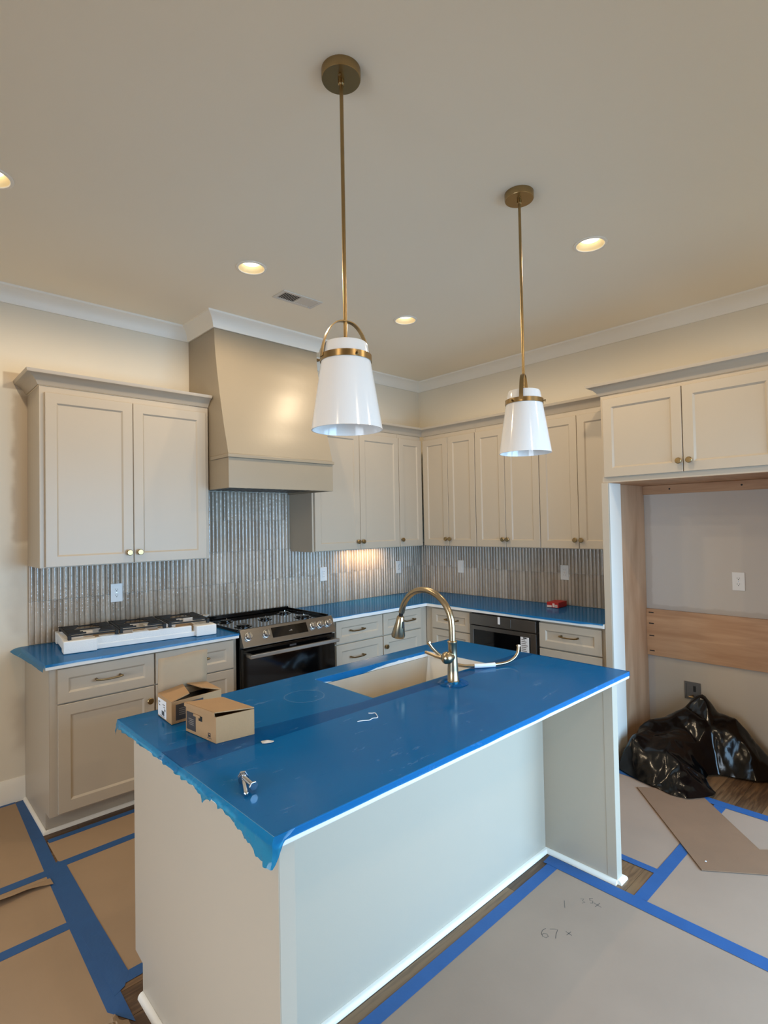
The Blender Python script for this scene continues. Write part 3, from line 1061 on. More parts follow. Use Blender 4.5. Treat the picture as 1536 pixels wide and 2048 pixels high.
wb = thing('water_valve_box', 'grey recessed water supply box with brass valve in the alcove wall', 'valve box', (-0.001, -2.578, 0.40), R(-90))
WBX = MB()
WBX.box(-0.052, 0.052, -0.006, 0, -0.060, -0.048).box(-0.052, 0.052, -0.006, 0, 0.048, 0.060)
WBX.box(-0.052, -0.042, -0.006, 0, -0.048, 0.048).box(0.042, 0.052, -0.006, 0, -0.048, 0.048)
WBX.build('frame', 'galv', wb)
MB().box(-0.042, 0.042, -0.0015, 0, -0.048, 0.048).build('back_plate', 'galv', wb)
MB().box(0.004, 0.020, -0.004, -0.0018, -0.005, 0.035).build('slot', 'outlet_dark', wb)
MB().tube([(0, -0.002, -0.035), (0, -0.032, -0.035)], 0.008, 10).tube([(-0.016, -0.036, -0.035), (0.016, -0.036, -0.035)], 0.005, 8).build('valve', 'brass', wb, smooth=True)

# ------------------------------------------------------------------ island
IX0, IX1, IY0, IY1 = -3.565, -1.683, -2.855, -1.785
isl = thing('kitchen_island', 'greige island base with seating recess and end wings', 'island', (-2.65, -2.35, 0))


def isl_part(mb, name, material, **k):
    mb.v = [(x + 2.65, y + 2.35, z) for x, y, z in mb.v]
    return mb.build(name, material, isl, **k)


def end_panel(x0, x1):
    return MB().extrude_x([(-2.832, 0), (-2.832, 0.883), (-1.875, 0.883), (-1.875, 0.118), (-1.945, 0.110), (-1.945, 0)], x0, x1)


isl_part(end_panel(-3.540, -3.496), 'end_wing', 'cab_paint', bevel=0.0015)
isl_part(end_panel(-1.812, -1.764), 'end_wing', 'cab_paint', bevel=0.0015)
for xa_, xb_ in ((-3.5415, -3.5403), (-1.8135, -1.8123)):
    isl_part(MB().box(xa_, xb_, -2.8315, -2.790, 0.02, 0.882), 'edge_stile', 'cab_paint')
isl_part(MB().box(-3.4955, -1.8125, -2.478, -2.460, 0, 0.883), 'back_panel', 'cab_paint')
isl_part(MB().box(-3.4955, -1.8125, -1.895, -1.877, 0.118, 0.883), 'front_face', 'cab_paint')
isl_part(MB().box(-3.4955, -1.8125, -1.960, -1.945, 0, 0.118), 'toe_kick', 'cab_paint')
xs = [-3.478, -3.06, -2.755, -2.375, -1.995, -1.83]
for i in range(len(xs) - 1):
    d = MB().door(-xs[i + 1] + 0.002, -xs[i] - 0.002, 0.13, 0.875, 1.857 - 0.0, 0.0195, 0.055)
    d.v = [(-x, -y, z) for x, y, z in d.v]
    isl_part(d, 'door', 'cab_paint')
QR2 = [(0, 0), (0.018, 0), (0.017, 0.008), (0.013, 0.014), (0.008, 0.018), (0, 0.019)]
isl_part(sweep([(-1.8125, -2.8325), (-1.8125, -2.4785), (-3.4955, -2.4785), (-3.4955, -2.8325), (-3.5405, -2.8325), (-3.5405, -1.948)], QR2), 'quarter_round', 'trim_paint', smooth=True)
isl_part(sweep([(-1.7635, -1.948), (-1.7635, -2.8325), (-1.8125, -2.8325)], QR2), 'quarter_round', 'trim_paint', smooth=True)
# worktop with sink cut-out
SX0, SX1, SY0, SY1 = -2.752, -2.000, -2.283, -1.890


def ring_slab(o, h, z0, z1):
    (a0, a1, b0, b1), (c0, c1, d0, d1) = o, h
    mb = MB()
    O = [(a0, b0), (a1, b0), (a1, b1), (a0, b1)]
    I = [(c0, d0), (c1, d0), (c1, d1), (c0, d1)]
    vs = [(x, y, z) for z in (z0, z1) for x, y in O + I]
    fs = []
    for k in range(4):
        j = (k + 1) % 4
        fs += [(8 + k, 8 + j, 12 + j, 12 + k), (k, 4 + k, 4 + j, j), (k, j, 8 + j, 8 + k), (4 + k, 12 + k, 12 + j, 4 + j)]
    return mb.add(vs, fs)


tag(ring_slab((IX0, IX1, IY0, IY1), (SX0, SX1, SY0, SY1), CT0, CT1).build('countertop', 'quartz', bevel=0.003),
    'white quartz island worktop with sink cut-out under blue film', 'countertop')
# sink bowl
sk = thing('sink', 'off white single bowl undermount sink in the island', 'sink', (-2.376, -2.0865, 0.66))
bw, bd = 0.376, 0.1965
N = 4


def rrect(hx, hy, r_):
    out = []
    for cx, cy, a0 in ((hx - r_, hy - r_, 0), (-hx + r_, hy - r_, 90), (-hx + r_, -hy + r_, 180), (hx - r_, -hy + r_, 270)):
        for i in range(N + 1):
            a = R(a0 + 90 * i / N)
            out.append((cx + r_ * math.cos(a), cy + r_ * math.sin(a)))
    return out


loops = [(bw + 0.02, bd + 0.02, 0.03, 0.2235), (bw + 0.006, bd + 0.006, 0.025, 0.2235), (bw + 0.004, bd + 0.004, 0.025, 0.212), (bw - 0.006, bd - 0.006, 0.03, 0.03),
         (bw - 0.020, bd - 0.020, 0.035, 0.014), (0.05, 0.05, 0.03, 0.006), (0.05, 0.05, 0.03, -0.006), (bw + 0.014, bd + 0.014, 0.03, 0.0)]
mb = MB()
vs, fs = [], []
q = 4 * (N + 1)
for hx, hy, r_, z_ in loops:
    vs += [(x, y, z_) for x, y in rrect(hx, hy, r_)]
for i in range(len(loops)):
    j = (i + 1) % len(loops)
    if i == 5:
        continue
    for k in range(q):
        k2 = (k + 1) % q
        fs.append((i * q + k, i * q + k2, j * q + k2, j * q + k))
fs.append(tuple(range(5 * q, 6 * q)))
mb.add(vs, fs).build('bowl', 'sink_white', sk, smooth=True, angle=50)
MB().lathe([(0.045, 0.0075), (0.045, 0.010), (0.030, 0.009), (0.0, 0.008)], 24).build('drain', 'champagne', sk, smooth=True)

# ------------------------------------------------------------------ blue protective film
def film_thing(name, label, group=None):
    return thing(name, label, 'protective film', (0, 0, 0), 0, group)


def strip(name, mat_, parent, top_pts, drop_pts, cols=1):
    """a sheet between two rows of points"""
    n_ = len(top_pts)
    mb = MB()
    mb.add(list(top_pts) + list(drop_pts), [(i, i + 1, n_ + i + 1, n_ + i) for i in range(n_ - 1)])
    return mb.build(name, mat_, parent, smooth=True, angle=60)


FZ = CT1 + 0.0012
# island: far sheet, near sheet overlapping it along a seam
SEAM0, SEAM1 = -2.345, -2.275     # overlap along the island at its open end; narrows toward the sink


def film_grid(xs_, ys_, skip, z=FZ, amp=0.0):
    mb = MB()
    idx = {}
    for i, x in enumerate(xs_):
        for j, y in enumerate(ys_):
            idx[i, j] = len(mb.v)
            mb.v.append((x, y, z + amp * noise.noise(Vector((x * 6, y * 6, 0)))))
    for i in range(len(xs_) - 1):
        for j in range(len(ys_) - 1):
            cx, cy = (xs_[i] + xs_[i + 1]) / 2, (ys_[j] + ys_[j + 1]) / 2
            if skip(cx, cy):
                continue
            mb.f.append((idx[i, j], idx[i + 1, j], idx[i + 1, j + 1], idx[i, j + 1]))
    return mb


def lin_space(a, b, n_):
    return [a + (b - a) * i / n_ for i in range(n_ + 1)]


ff = film_thing('protective_film', 'blue film sheet on the island around the sink, tucked under the seam', 'blue film sheets on the island')
XS = lin_space(IX0 - 0.001, SX0, 10) + lin_space(SX0, SX1, 8)[1:] + lin_space(SX1, IX1 + 0.001, 5)[1:]
YS = [-2.358, SY0] + lin_space(SY0, SY1, 5)[1:] + [IY1 + 0.001]
film_grid(XS, YS, lambda x, y: SX0 < x < SX1 and SY0 < y < SY1).build('sheet', 'film', ff)
# lip folded over the far edge and the flap hanging into the sink
strip('edge_lip', 'film', ff, [(x, IY1 + 0.0012, FZ) for x in XS], [(x, IY1 + 0.002, CT1 - 0.016 - 0.004 * noise.noise(Vector((x * 5, 0, 0)))) for x in XS])
fx = lin_space(SX0 + 0.004, SX1 - 0.004, 24)
strip('sink_flap', 'film', ff, [(x, SY1 - 0.0012, FZ) for x in fx],
      [(x, SY1 - 0.004, CT1 - max(0.004, (0.012 + 0.024 * math.exp(-((x + 2.55) / 0.16) ** 2)) * (1 + 0.25 * noise.noise(Vector((x * 30, 3, 0)))))) for x in fx])
# ragged end drape
dy = lin_space(-2.345, IY1 + 0.004, 28)


def drape_len(y):
    base = 0.018 + 0.004 * noise.noise(Vector((0, y * 20, 1)))
    near = 0.050 * max(0, min(1, (-2.655 - y) / 0.17))
    blob = 0.016 * math.exp(-((y + 2.515) / 0.03) ** 2)
    far = 0.045 * math.exp(-((y - IY1 - 0.01) / 0.022) ** 2)
    rag = (0.009 * noise.noise(Vector((5, y * 55, 2))) + 0.006 * noise.noise(Vector((5, y * 140, 6)))) * (1 if y < -2.45 else 0.3)
    return max(0.010, base + near + blob + far + rag)


def drape_x(y, f_):
    return IX0 - 0.002 - (0.004 + 0.014 * f_) * abs(noise.noise(Vector((1, y * 22, f_ * 4)))) - 0.006 * f_


def drape(name, parent, ylist, m_):
    mb = MB()
    K = 6
    for y in ylist:
        ln = drape_len(y)
        for k in range(K + 1):
            f_ = k / K
            mb.v.append((drape_x(y, f_) if k else IX0 - 0.001, y, FZ - f_ * ln))
    for i in range(len(ylist) - 1):
        for k in range(K):
            a = i * (K + 1) + k
            mb.f.append((a, a + 1, a + K + 2, a + K + 1))
    return mb.build(name, m_, parent, smooth=True, angle=60)


drape('end_drape', ff, dy, 'film_drape')
fn = film_thing('protective_film', 'blue film sheet along the seating edge, ragged and hanging at the corner', 'blue film sheets on the island')
mb = MB()
xn = lin_space(IX0 - 0.001, IX1 + 0.001, 40)
Z2 = FZ + 0.0012
for x in xn:
    f_ = (x - IX0) / (IX1 - IX0)
    yt = -2.202 - 0.088 * min(1, f_ / 0.40) + 0.003 * noise.noise(Vector((x * 9, 0, 0)))
    for k in range(7):
        y = yt + (IY0 - 0.001 - yt) * k / 6
        mb.v.append((x, y, Z2))
for i in range(len(xn) - 1):
    for k in range(6):
        a = i * 7 + k
        mb.f.append((a, a + 1, a + 8, a + 7))
mb.build('sheet', 'film', fn)
strip('edge_lip', 'film', fn, [(x, IY0 - 0.0012, Z2) for x in xn],
      [(x, IY0 - 0.0025, CT1 - 0.0165 - 0.0025 * noise.noise(Vector((x * 7, 1, 0)))) for x in xn])
yr = lin_space(IY0 - 0.001, -2.29, 10)
strip('edge_lip', 'film', fn, [(IX1 + 0.0012, y, Z2) for y in yr], [(IX1 + 0.003, y, CT1 - 0.016) for y in yr])
yl = lin_space(IY0 - 0.002, -2.203, 90)
dd_ = drape('end_drape', fn, yl, 'film_drape')
dd_.location = (-0.0016, 0, 0.0012)
# hanging corner, folded round onto the seating side
mb = MB()
K = 6
yc = yl[0]
lnc = drape_len(yc)
c0 = [(drape_x(yc, k / K) - 0.0016 if k else IX0 - 0.0026, yc, FZ + 0.0012 - k / K * lnc) for k in range(K + 1)]
NC = 7
for i in range(NC + 1):
    f_ = i / NC
    ln = lnc * (1 - f_) ** 1.6 + 0.017
    for k in range(K + 1):
        g_ = k / K
        q_ = (IX0 + 0.055 * f_ * (1 - 0.55 * g_) - 0.004 * g_, IY0 - 0.0030 - 0.004 * g_ - 0.004 * abs(noise.noise(Vector((f_ * 5, g_ * 3, 7)))) * g_, Z2 - g_ * ln)
        w_ = min(1, f_ * 2.5)
        mb.v.append(tuple(c0[k][j] * (1 - w_) + q_[j] * w_ for j in range(3)))
for i in range(NC):
    for k in range(K):
        a = i * (K + 1) + k
        mb.f.append((a, a + 1, a + K + 2, a + K + 1))
mb.build('corner_flap', 'film_drape', fn, smooth=True, angle=60)

# counter films
fa = film_thing('protective_film', 'blue film on the counter left of the range, flapping over the open end')
xa = lin_space(-3.568, -2.463, 22)
film_grid(xa, lin_space(CF - 0.001, -0.018, 8), lambda x, y: False).build('sheet', 'film', fa)
strip('edge_lip', 'film', fa, [(x, CF - 0.0012, FZ) for x in xa], [(x, CF - 0.003, CT1 - 0.012 - 0.004 * noise.noise(Vector((x * 6, 5, 0)))) for x in xa])
mb = MB()
ya = lin_space(CF - 0.003, -0.02, 20)
for y in ya:
    t_ = max(0.0, (y + 0.65) / 0.63)
    out = 0.012 + 0.045 * t_ ** 1.5
    ln = 0.038 - 0.016 * t_ + 0.006 * noise.noise(Vector((y * 15, 2, 2)))
    for k in range(6):
        g_ = k / 5
        mb.v.append((-3.568 - out * math.sin(g_ * 1.3), y, FZ - ln * (1 - math.cos(g_ * 1.5)) - 0.002 * g_))
for i in range(len(ya) - 1):
    for k in range(5):
        a = i * 6 + k
        mb.f.append((a, a + 1, a + 7, a + 6))
mb.build('end_flap', 'film', fa, smooth=True, angle=60)
fb = film_thing('protective_film', 'blue film over the L-shaped corner counter')
mb = MB()
xb = lin_space(-1.686, CF - 0.001, 14) + lin_space(CF, -0.018, 8)[1:]
yb = lin_space(-2.250, CF - 0.001, 20) + lin_space(CF, -0.018, 8)[1:]
film_grid(xb, yb, lambda x, y: x < CF and y < CF).build('sheet', 'film', fb)
xe = [x for x in xb if x < CF]
strip('edge_lip', 'film', fb, [(x, CF - 0.0022, FZ) for x in xe], [(x, CF - 0.003, CT1 - 0.004 - 0.003 * noise.noise(Vector((x * 6, 5, 0)))) for x in xe])
ye = [y for y in yb if y < CF]
strip('edge_lip', 'film', fb, [(CF - 0.0022, y, FZ) for y in ye],
      [(CF - 0.004 - 0.004 * max(0, -y - 1.4), y, CT1 - 0.004 - 0.010 * min(1, max(0, (-y - 0.9) / 0.8)) * (1 if y > -2.1 else 0.3)) for y in ye])

# ------------------------------------------------------------------ faucet
fc_x, fc_y = -2.378, -2.388
fa_ = thing('faucet', 'brushed nickel gooseneck pull-down faucet on the island', 'faucet', (fc_x, fc_y, CT1 + 0.003))
MB().lathe([(0.030, 0), (0.030, 0.007), (0.0275, 0.012), (0.0245, 0.016), (0.0235, 0.06), (0.0200, 0.12), (0.0190, 0.170), (0.0215, 0.174), (0.0215, 0.180), (0.017, 0.184), (0.0, 0.185)], 28).build('body', 'champagne', fa_, smooth=True, angle=40)
pts = [(0, 0, 0.182), (0, 0.000, 0.21), (0, 0.000, 0.24)]
cy, cz, rr = 0.157, 0.243, 0.157
for i in range(1, 15):
    a = math.pi - i * (math.pi + 0.02) / 14 * 0.93
    pts.append((0, cy + rr * math.cos(a), cz + 0.95 * rr * math.sin(a)))
MB().tube(pts, 0.0145, 18).build('gooseneck', 'champagne', fa_, smooth=True)
e = Vector(pts[-1])
dn = (Vector(pts[-1]) - Vector(pts[-2])).normalized()
MB().tube([e - dn * 0.002, e + dn * 0.018], 0.0105, 14).build('swivel_joint', 'black_rubber', fa_, smooth=True)
s0 = e + dn * 0.018
dh = (dn + Vector((0, -0.0, -0.6))).normalized()
sh = MB().tube([s0, s0 + dh * 0.004, s0 + dh * 0.03, s0 + dh * 0.094, s0 + dh * 0.104], [0.0145, 0.0175, 0.0210, 0.0335, 0.0310], 22).build('spray_head', 'champagne', fa_, smooth=True, angle=40)
bt = s0 + dh * 0.04 + Vector((0, -0.021, 0))
MB().box(bt.x - 0.006, bt.x + 0.006, bt.y - 0.006, bt.y + 0.004, bt.z - 0.018, bt.z + 0.014).build('spray_button', 'black_rubber', sh, bevel=0.002)
MB().lathe([(0.0, -0.062), (0.014, -0.060), (0.024, -0.050), (0.027, -0.035), (0.022, -0.02), (0.018, 0.0)], 20, (0, 0, 0.115), axis='x').build('handle_body', 'champagne', fa_, smooth=True, angle=50)
MB().tube([(-0.045, 0.010, 0.113), (-0.052, 0.05, 0.116), (-0.060, 0.105, 0.128)], [0.0085, 0.0068, 0.0062], 12).build('lever', 'champagne', fa_, smooth=True)
# film crumpled where it was cut round the base
mb = MB()
NN = 48
for k in range(3):
    for i in range(NN):
        a = 2 * math.pi * i / NN
        rr_ = (0.034, 0.048, 0.066)[k] + 0.010 * noise.noise(Vector((math.cos(a) * 4, math.sin(a) * 4, k)))
        zz = (0.014, 0.010, 0.0)[k] * (0.6 + 0.8 * abs(noise.noise(Vector((math.cos(a) * 6, math.sin(a) * 6, 3 + k)))))
        mb.v.append((rr_ * math.cos(a), rr_ * math.sin(a), zz + 0.001))
for k in range(2):
    for i in range(NN):
        j = (i + 1) % NN
        mb.f.append((k * NN + i, (k + 1) * NN + i, (k + 1) * NN + j, k * NN + j))
cf = mb.build('film_scrap', 'film', smooth=True, angle=30, loc=(fc_x, fc_y, CT1 + 0.0035))
tag(cf, 'crumpled ring of blue film around the faucet base', 'film')

hs = thing('supply_hose', 'loose brass-toned supply hose with white sleeve lying behind the faucet', 'hose', (-2.1, -2.32, CT1 + 0.003))
hp = [(-2.262, -2.139, 1.040), (-2.239, -2.158, 1.000), (-2.205, -2.205, 0.950), (-2.165, -2.262, 0.930), (-2.12, -2.305, 0.9275), (-2.074, -2.340, 0.9275), (-2.02, -2.368, 0.9275),
      (-1.965, -2.385, 0.930), (-1.92, -2.393, 0.942), (-1.895, -2.397, 0.962), (-1.884, -2.396, 0.985), (-1.880, -2.394, 1.003)]
# smooth the line
def catmull(P, k=4):
    P = [Vector(p) for p in P]
    out = []
    for i in range(len(P) - 1):
        p0, p1, p2, p3 = P[max(i - 1, 0)], P[i], P[i + 1], P[min(i + 2, len(P) - 1)]
        for s in range(k):
            t = s / k
            out.append(0.5 * ((2 * p1) + (p2 - p0) * t + (2 * p0 - 5 * p1 + 4 * p2 - p3) * t * t + (3 * p1 - p0 - 3 * p2 + p3) * t ** 3))
    out.append(P[-1])
    return out


hl = [p - Vector((-2.1, -2.32, CT1 + 0.003)) for p in catmull(hp)]
MB().tube(hl, 0.0075, 12).build('hose_line', 'champagne', hs, smooth=True)
MB().tube(hl[16:24], 0.0105, 14).build('sleeve', 'label_white', hs, smooth=True)
for q_ in (hl[:3], hl[-3:]):
    MB().tube([q_[0], q_[1]], 0.0115, 6).build('coupling_nut', 'champagne', hs)

# ------------------------------------------------------------------ things on the island
def board_box(name, label, FLRB, h_, inset=0.0025):
    """open carton walls from four plan corners (front, left, right, back)"""
    t = thing(name, label, 'box', (FLRB[0][0], FLRB[0][1], CT1 + 0.003), 0, 'cardboard cartons on the island')
    o = Vector((FLRB[0][0], FLRB[0][1]))
    P = [Vector(p) - o for p in FLRB]
    return t, P


def wall_seg(a, b, inner, z0, z1, t=0.003):
    """thin board standing on plan line a-b, thickness to the inside"""
    d_ = (b - a).normalized()
    n_ = Vector((-d_.y, d_.x))
    if n_.dot(inner - a) < 0:
        n_ = -n_
    return MB().prism([tuple(a), tuple(b), tuple(b + n_ * t), tuple(a + n_ * t)], z0, z1)


def patch(a, b, inner, u0, u1, z0, z1, off=0.0004, th=0.0003):
    """flat print stuck on the outside of a board wall: u along a-b as fraction"""
    d_ = (b - a)
    n_ = Vector((-d_.y, d_.x)).normalized()
    if n_.dot(inner - a) > 0:
        n_ = -n_
    p, q_ = a + d_ * u0 + n_ * off, a + d_ * u1 + n_ * off
    return MB().prism([tuple(p), tuple(q_), tuple(q_ + n_ * th), tuple(p + n_ * th)], z0, z1)


# closed carton
F, Lc, Rc = (-3.416, -2.266), (-3.437, -2.084), (-3.287, -2.282)
Bc = (Lc[0] + Rc[0] - F[0], Lc[1] + Rc[1] - F[1])
t, P = board_box('cardboard_box', 'small brown carton with its lid tucked shut', [F, Lc, Rc, Bc], 0.085)
cen = (P[0] + P[3]) / 2
hb = 0.084
for a, b in ((0, 1), (0, 2), (2, 3), (1, 3)):
    wall_seg(P[a], P[b], cen, 0, hb).build('side', 'cardboard', t)
MB().prism([tuple(P[0] * 0.96 + cen * 0.04), tuple(P[2] * 0.96 + cen * 0.04), tuple(P[3] * 0.96 + cen * 0.04), tuple(P[1] * 0.96 + cen * 0.04)], 0.0005, 0.003).build('bottom', 'cardboard', t)
# lid hinged along right-back, risen toward front-left
out = (P[0] - P[2]).normalized() * 0.003
lv = [P[0] + out, P[2], P[3], P[1] + out]
zz = [0.0975, 0.0865, 0.0865, 0.0955]
MB().add([(p.x, p.y, z) for p, z in zip(lv, zz)] + [(p.x, p.y, z + 0.003) for p, z in zip(lv, zz)],
         [(3, 2, 1, 0), (4, 5, 6, 7), (0, 1, 5, 4), (1, 2, 6, 5), (2, 3, 7, 6), (3, 0, 4, 7)]).build('lid', 'cardboard', t)
lf = MB()
a, b = P[0] + out * 1.6, P[1] + out * 1.6
lf.add([(a.x, a.y, 0.0995), (b.x, b.y, 0.0975), (b.x, b.y, 0.086), (a.x, a.y, 0.087)], [(0, 1, 2, 3)])
lf.build('lid_flap', 'cardboard', t, solid=0.002)
patch(P[0], P[1], cen, 0.66, 0.97, 0.010, 0.070).build('print_panel', 'box_print', t)
for i in range(4):
    patch(P[0], P[1], cen, 0.72, 0.90 - 0.03 * (i % 2), 0.046 - i * 0.006, 0.049 - i * 0.006, 0.0008).build('print_line', 'box_print_text', t)
patch(P[0], P[1], cen, 0.44, 0.56, 0.052, 0.068, 0.0005).build('slot', 'outlet_dark', t)
patch(P[0], P[1], cen, 0.50, 0.72, 0.062, 0.070, 0.0012, 0.0015).build('tuck_tab', 'cardboard', t)
patch(P[0], P[1], cen, 0.14, 0.28, 0.008, 0.0095, 0.0005).build('icon', 'box_print', t)
for u0, u1, z0_, z1_ in ((0.175, 0.19, 0.012, 0.024), (0.235, 0.25, 0.012, 0.024), (0.175, 0.25, 0.023, 0.0255), (0.195, 0.23, 0.013, 0.019)):
    patch(P[0], P[1], cen, u0, u1, z0_, z1_, 0.0005).build('icon', 'box_print', t)
# open carton with raised lid
F, Lc, Rc, Bc = (-3.450, -1.992), (-3.444, -1.850), (-3.252, -1.975), (-3.246, -1.836)
t, P = board_box('cardboard_box', 'small brown carton with its lid standing open', [F, Lc, Rc, Bc], 0.08)
cen = (P[0] + P[3]) / 2
hb = 0.078
for a, b in ((0, 1), (0, 2), (2, 3), (1, 3)):
    wall_seg(P[a], P[b], cen, 0, hb).build('side', 'cardboard', t)
MB().prism([tuple(P[0] * 0.96 + cen * 0.04), tuple(P[2] * 0.96 + cen * 0.04), tuple(P[3] * 0.96 + cen * 0.04), tuple(P[1] * 0.96 + cen * 0.04)], 0.0005, 0.003).build('bottom', 'cardboard', t)
bk = (P[3] - P[1]).normalized()
lidb = [P[1], P[3]]
nb_ = Vector((-bk.y, bk.x))
tl = [(P[1].x + 0.006, P[1].y + 0.004, 0.206), (P[3].x + 0.006, P[3].y + 0.002, 0.207)]
nseg = 8
mb = MB()
for i in range(nseg + 1):
    f_ = i / nseg
    bx_, by_ = P[1].x * (1 - f_) + P[3].x * f_, P[1].y * (1 - f_) + P[3].y * f_ + 0.001
    tx, ty, tz = [tl[0][j] * (1 - f_) + tl[1][j] * f_ for j in range(3)]
    for k in range(5):
        g_ = k / 4
        mb.v.append((bx_ * (1 - g_) + tx * g_, by_ * (1 - g_) + ty * g_ + 0.004 * math.sin(f_ * 3.1) * g_, hb * (1 - g_) + (tz - 0.002 * math.sin(f_ * 6)) * g_))
for i in range(nseg):
    for k in range(4):
        a = i * 5 + k
        mb.f.append((a, a + 5, a + 6, a + 1))
mb.build('lid', 'cardboard_inside', t, smooth=True, angle=60, solid=0.003)
# two bowed inner flaps with a dark gap
def flap(name, pa, pb, pc, pd, zs):
    m_ = MB().add([(p.x, p.y, z) for p, z in zip((pa, pb, pc, pd), zs)], [(0, 1, 2, 3)])
    return m_.build(name, 'cardboard', t, solid=0.003)


mid0 = P[0] * 0.45 + P[2] * 0.55
mid1 = P[1] * 0.45 + P[3] * 0.55
flap('inner_flap', P[0], P[0] * 0.62 + P[2] * 0.38 + (P[1] - P[0]) * 0.12, P[1] * 0.50 + P[3] * 0.50, P[1], (hb + 0.001, hb + 0.011, hb + 0.013, hb + 0.001))
flap('inner_flap', P[2], P[3], P[1] * 0.42 + P[3] * 0.58, P[0] * 0.3 + P[2] * 0.7 + (P[1] - P[0]) * 0.35, (hb + 0.001, hb + 0.001, hb + 0.013, hb + 0.010))
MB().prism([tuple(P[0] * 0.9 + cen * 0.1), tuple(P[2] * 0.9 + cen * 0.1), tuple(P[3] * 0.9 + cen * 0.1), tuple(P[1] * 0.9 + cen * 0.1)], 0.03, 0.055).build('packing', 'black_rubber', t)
patch(P[0], P[2], cen, 0.08, 0.62, 0.010, 0.066).build('print_panel', 'box_print', t)
for i in range(4):
    patch(P[0], P[2], cen, 0.14, 0.40 - 0.04 * (i % 2), 0.048 - i * 0.007, 0.051 - i * 0.007, 0.0008).build('print_line', 'box_print_text', t)
lb_ = patch(P[0], P[1], cen, 0.36, 0.97, 0.004, 0.068).build('shipping_label', 'label_white', t)
for i in range(9):
    u0 = 0.50 + i * 0.022
    patch(P[0], P[1], cen, u0, u0 + (0.014 if i % 3 else 0.008), 0.012, 0.028, 0.0008).build('barcode_bar', 'label_ink', lb_)
for u0, u1, z0_, z1_ in ((0.80, 0.92, 0.054, 0.058), (0.89, 0.92, 0.044, 0.058), (0.80, 0.90, 0.042, 0.045), (0.45, 0.62, 0.050, 0.053), (0.45, 0.56, 0.042, 0.045), (0.42, 0.50, 0.030, 0.038), (0.5, 0.8, 0.007, 0.009)):
    patch(P[0], P[1], cen, u0, u1, z0_, z1_, 0.0008).build('label_print', 'box_print_text', lb_)


# bolts
def bolt(label, base, d_, ln, hr, collar=False):
    d_ = Vector(d_).normalized()
    t = thing('bolt', label, 'bolt', base, 0, 'zinc bolts on the island')
    MB().tube([Vector((0, 0, hr)) , d_ * 0.006 + Vector((0, 0, hr))], hr, 6).build('head', 'zinc', t, bevel=0.001)
    s_ = d_ * 0.006 + Vector((0, 0, hr))
    pts_ = [s_ + d_ * ln * i / 24 for i in range(25)]
    rs_ = [0.0054 + 0.0008 * (i % 2) for i in range(25)]
    rs_[-1] = 0.0025
    MB().tube(pts_, rs_, 10).build('shank', 'zinc', t, smooth=True)
    if collar:
        c_ = s_ + d_ * ln * 0.15
        MB().tube([c_, c_ + d_ * 0.002], 0.0145, 16).build('washer', 'zinc', t, smooth=True)
    return t


bolt('zinc bolt with its hex head raised over the other', (-3.494, -2.641, CT1 + 0.006), (0.05, 0.95, 0.05), 0.055, 0.0125)
bolt('zinc anchor bolt with washer on the film', (-3.482, -2.560, CT1 + 0.0035), (-0.40, -0.92, -0.09), 0.092, 0.014, True)
mb = MB()
for i in range(14):
    a = 2 * math.pi * i / 14
    rr_ = 0.016 * (1 + 0.35 * noise.noise(Vector((math.cos(a) * 2, math.sin(a) * 2, 9))))
    mb.v.append((rr_ * 1.3 * math.cos(a), rr_ * 0.8 * math.sin(a), 0.0008 + 0.003 * abs(noise.noise(Vector((a * 2, 1, 1))))))
mb.v.append((0, 0, 0.006))
mb.f = [(i, (i + 1) % 14, 14) for i in range(14)]
tag(mb.build('plastic_scrap', 'plastic_wrap', loc=(-3.293, -2.374, CT1 + 0.0032), rot=(0, 0, -0.7), solid=0.0006), 'small clear plastic scrap lying on the film', 'scrap')
tag(MB().tube(catmull([(-2.973, -2.446, 0.9185), (-2.955, -2.456, 0.9195), (-2.935, -2.466, 0.9185), (-2.915, -2.462, 0.919), (-2.897, -2.468, 0.9185), (-2.882, -2.448, 0.9185), (-2.872, -2.427, 0.9190), (-2.881, -2.420, 0.9185), (-2.889, -2.410, 0.9185)], 3), 0.0016, 6)
    .build('string_scrap', 'string', smooth=True), 'thin white curl of string lying on the film', 'string')

# ------------------------------------------------------------------ red box on the far counter
rb = thing('red_box', 'small red retail carton with white print on the counter', 'box', (-0.222, -1.684, CT1 + 0.003), R(-86))
MB().box(-0.100, 0, 0, 0.150, 0, 0.042).build('carton', 'red_card', rb, bevel=0.001)
MB().box(-0.098, -0.058, -0.0006, -0.0002, 0.002, 0.018).build('print_patch', 'red_card_light', rb)
MB().box(-0.052, -0.034, -0.0006, -0.0002, 0.003, 0.034).build('print_patch', 'red_card_light', rb)
MB().box(-0.031, -0.010, -0.0006, -0.0002, 0.003, 0.024).build('print_patch', 'red_card_light', rb)
for i in range(3):
    MB().box(-0.029, -0.013, -0.0009, -0.0007, 0.007 + i * 0.006, 0.009 + i * 0.006).build('print_line', 'label_ink', rb)

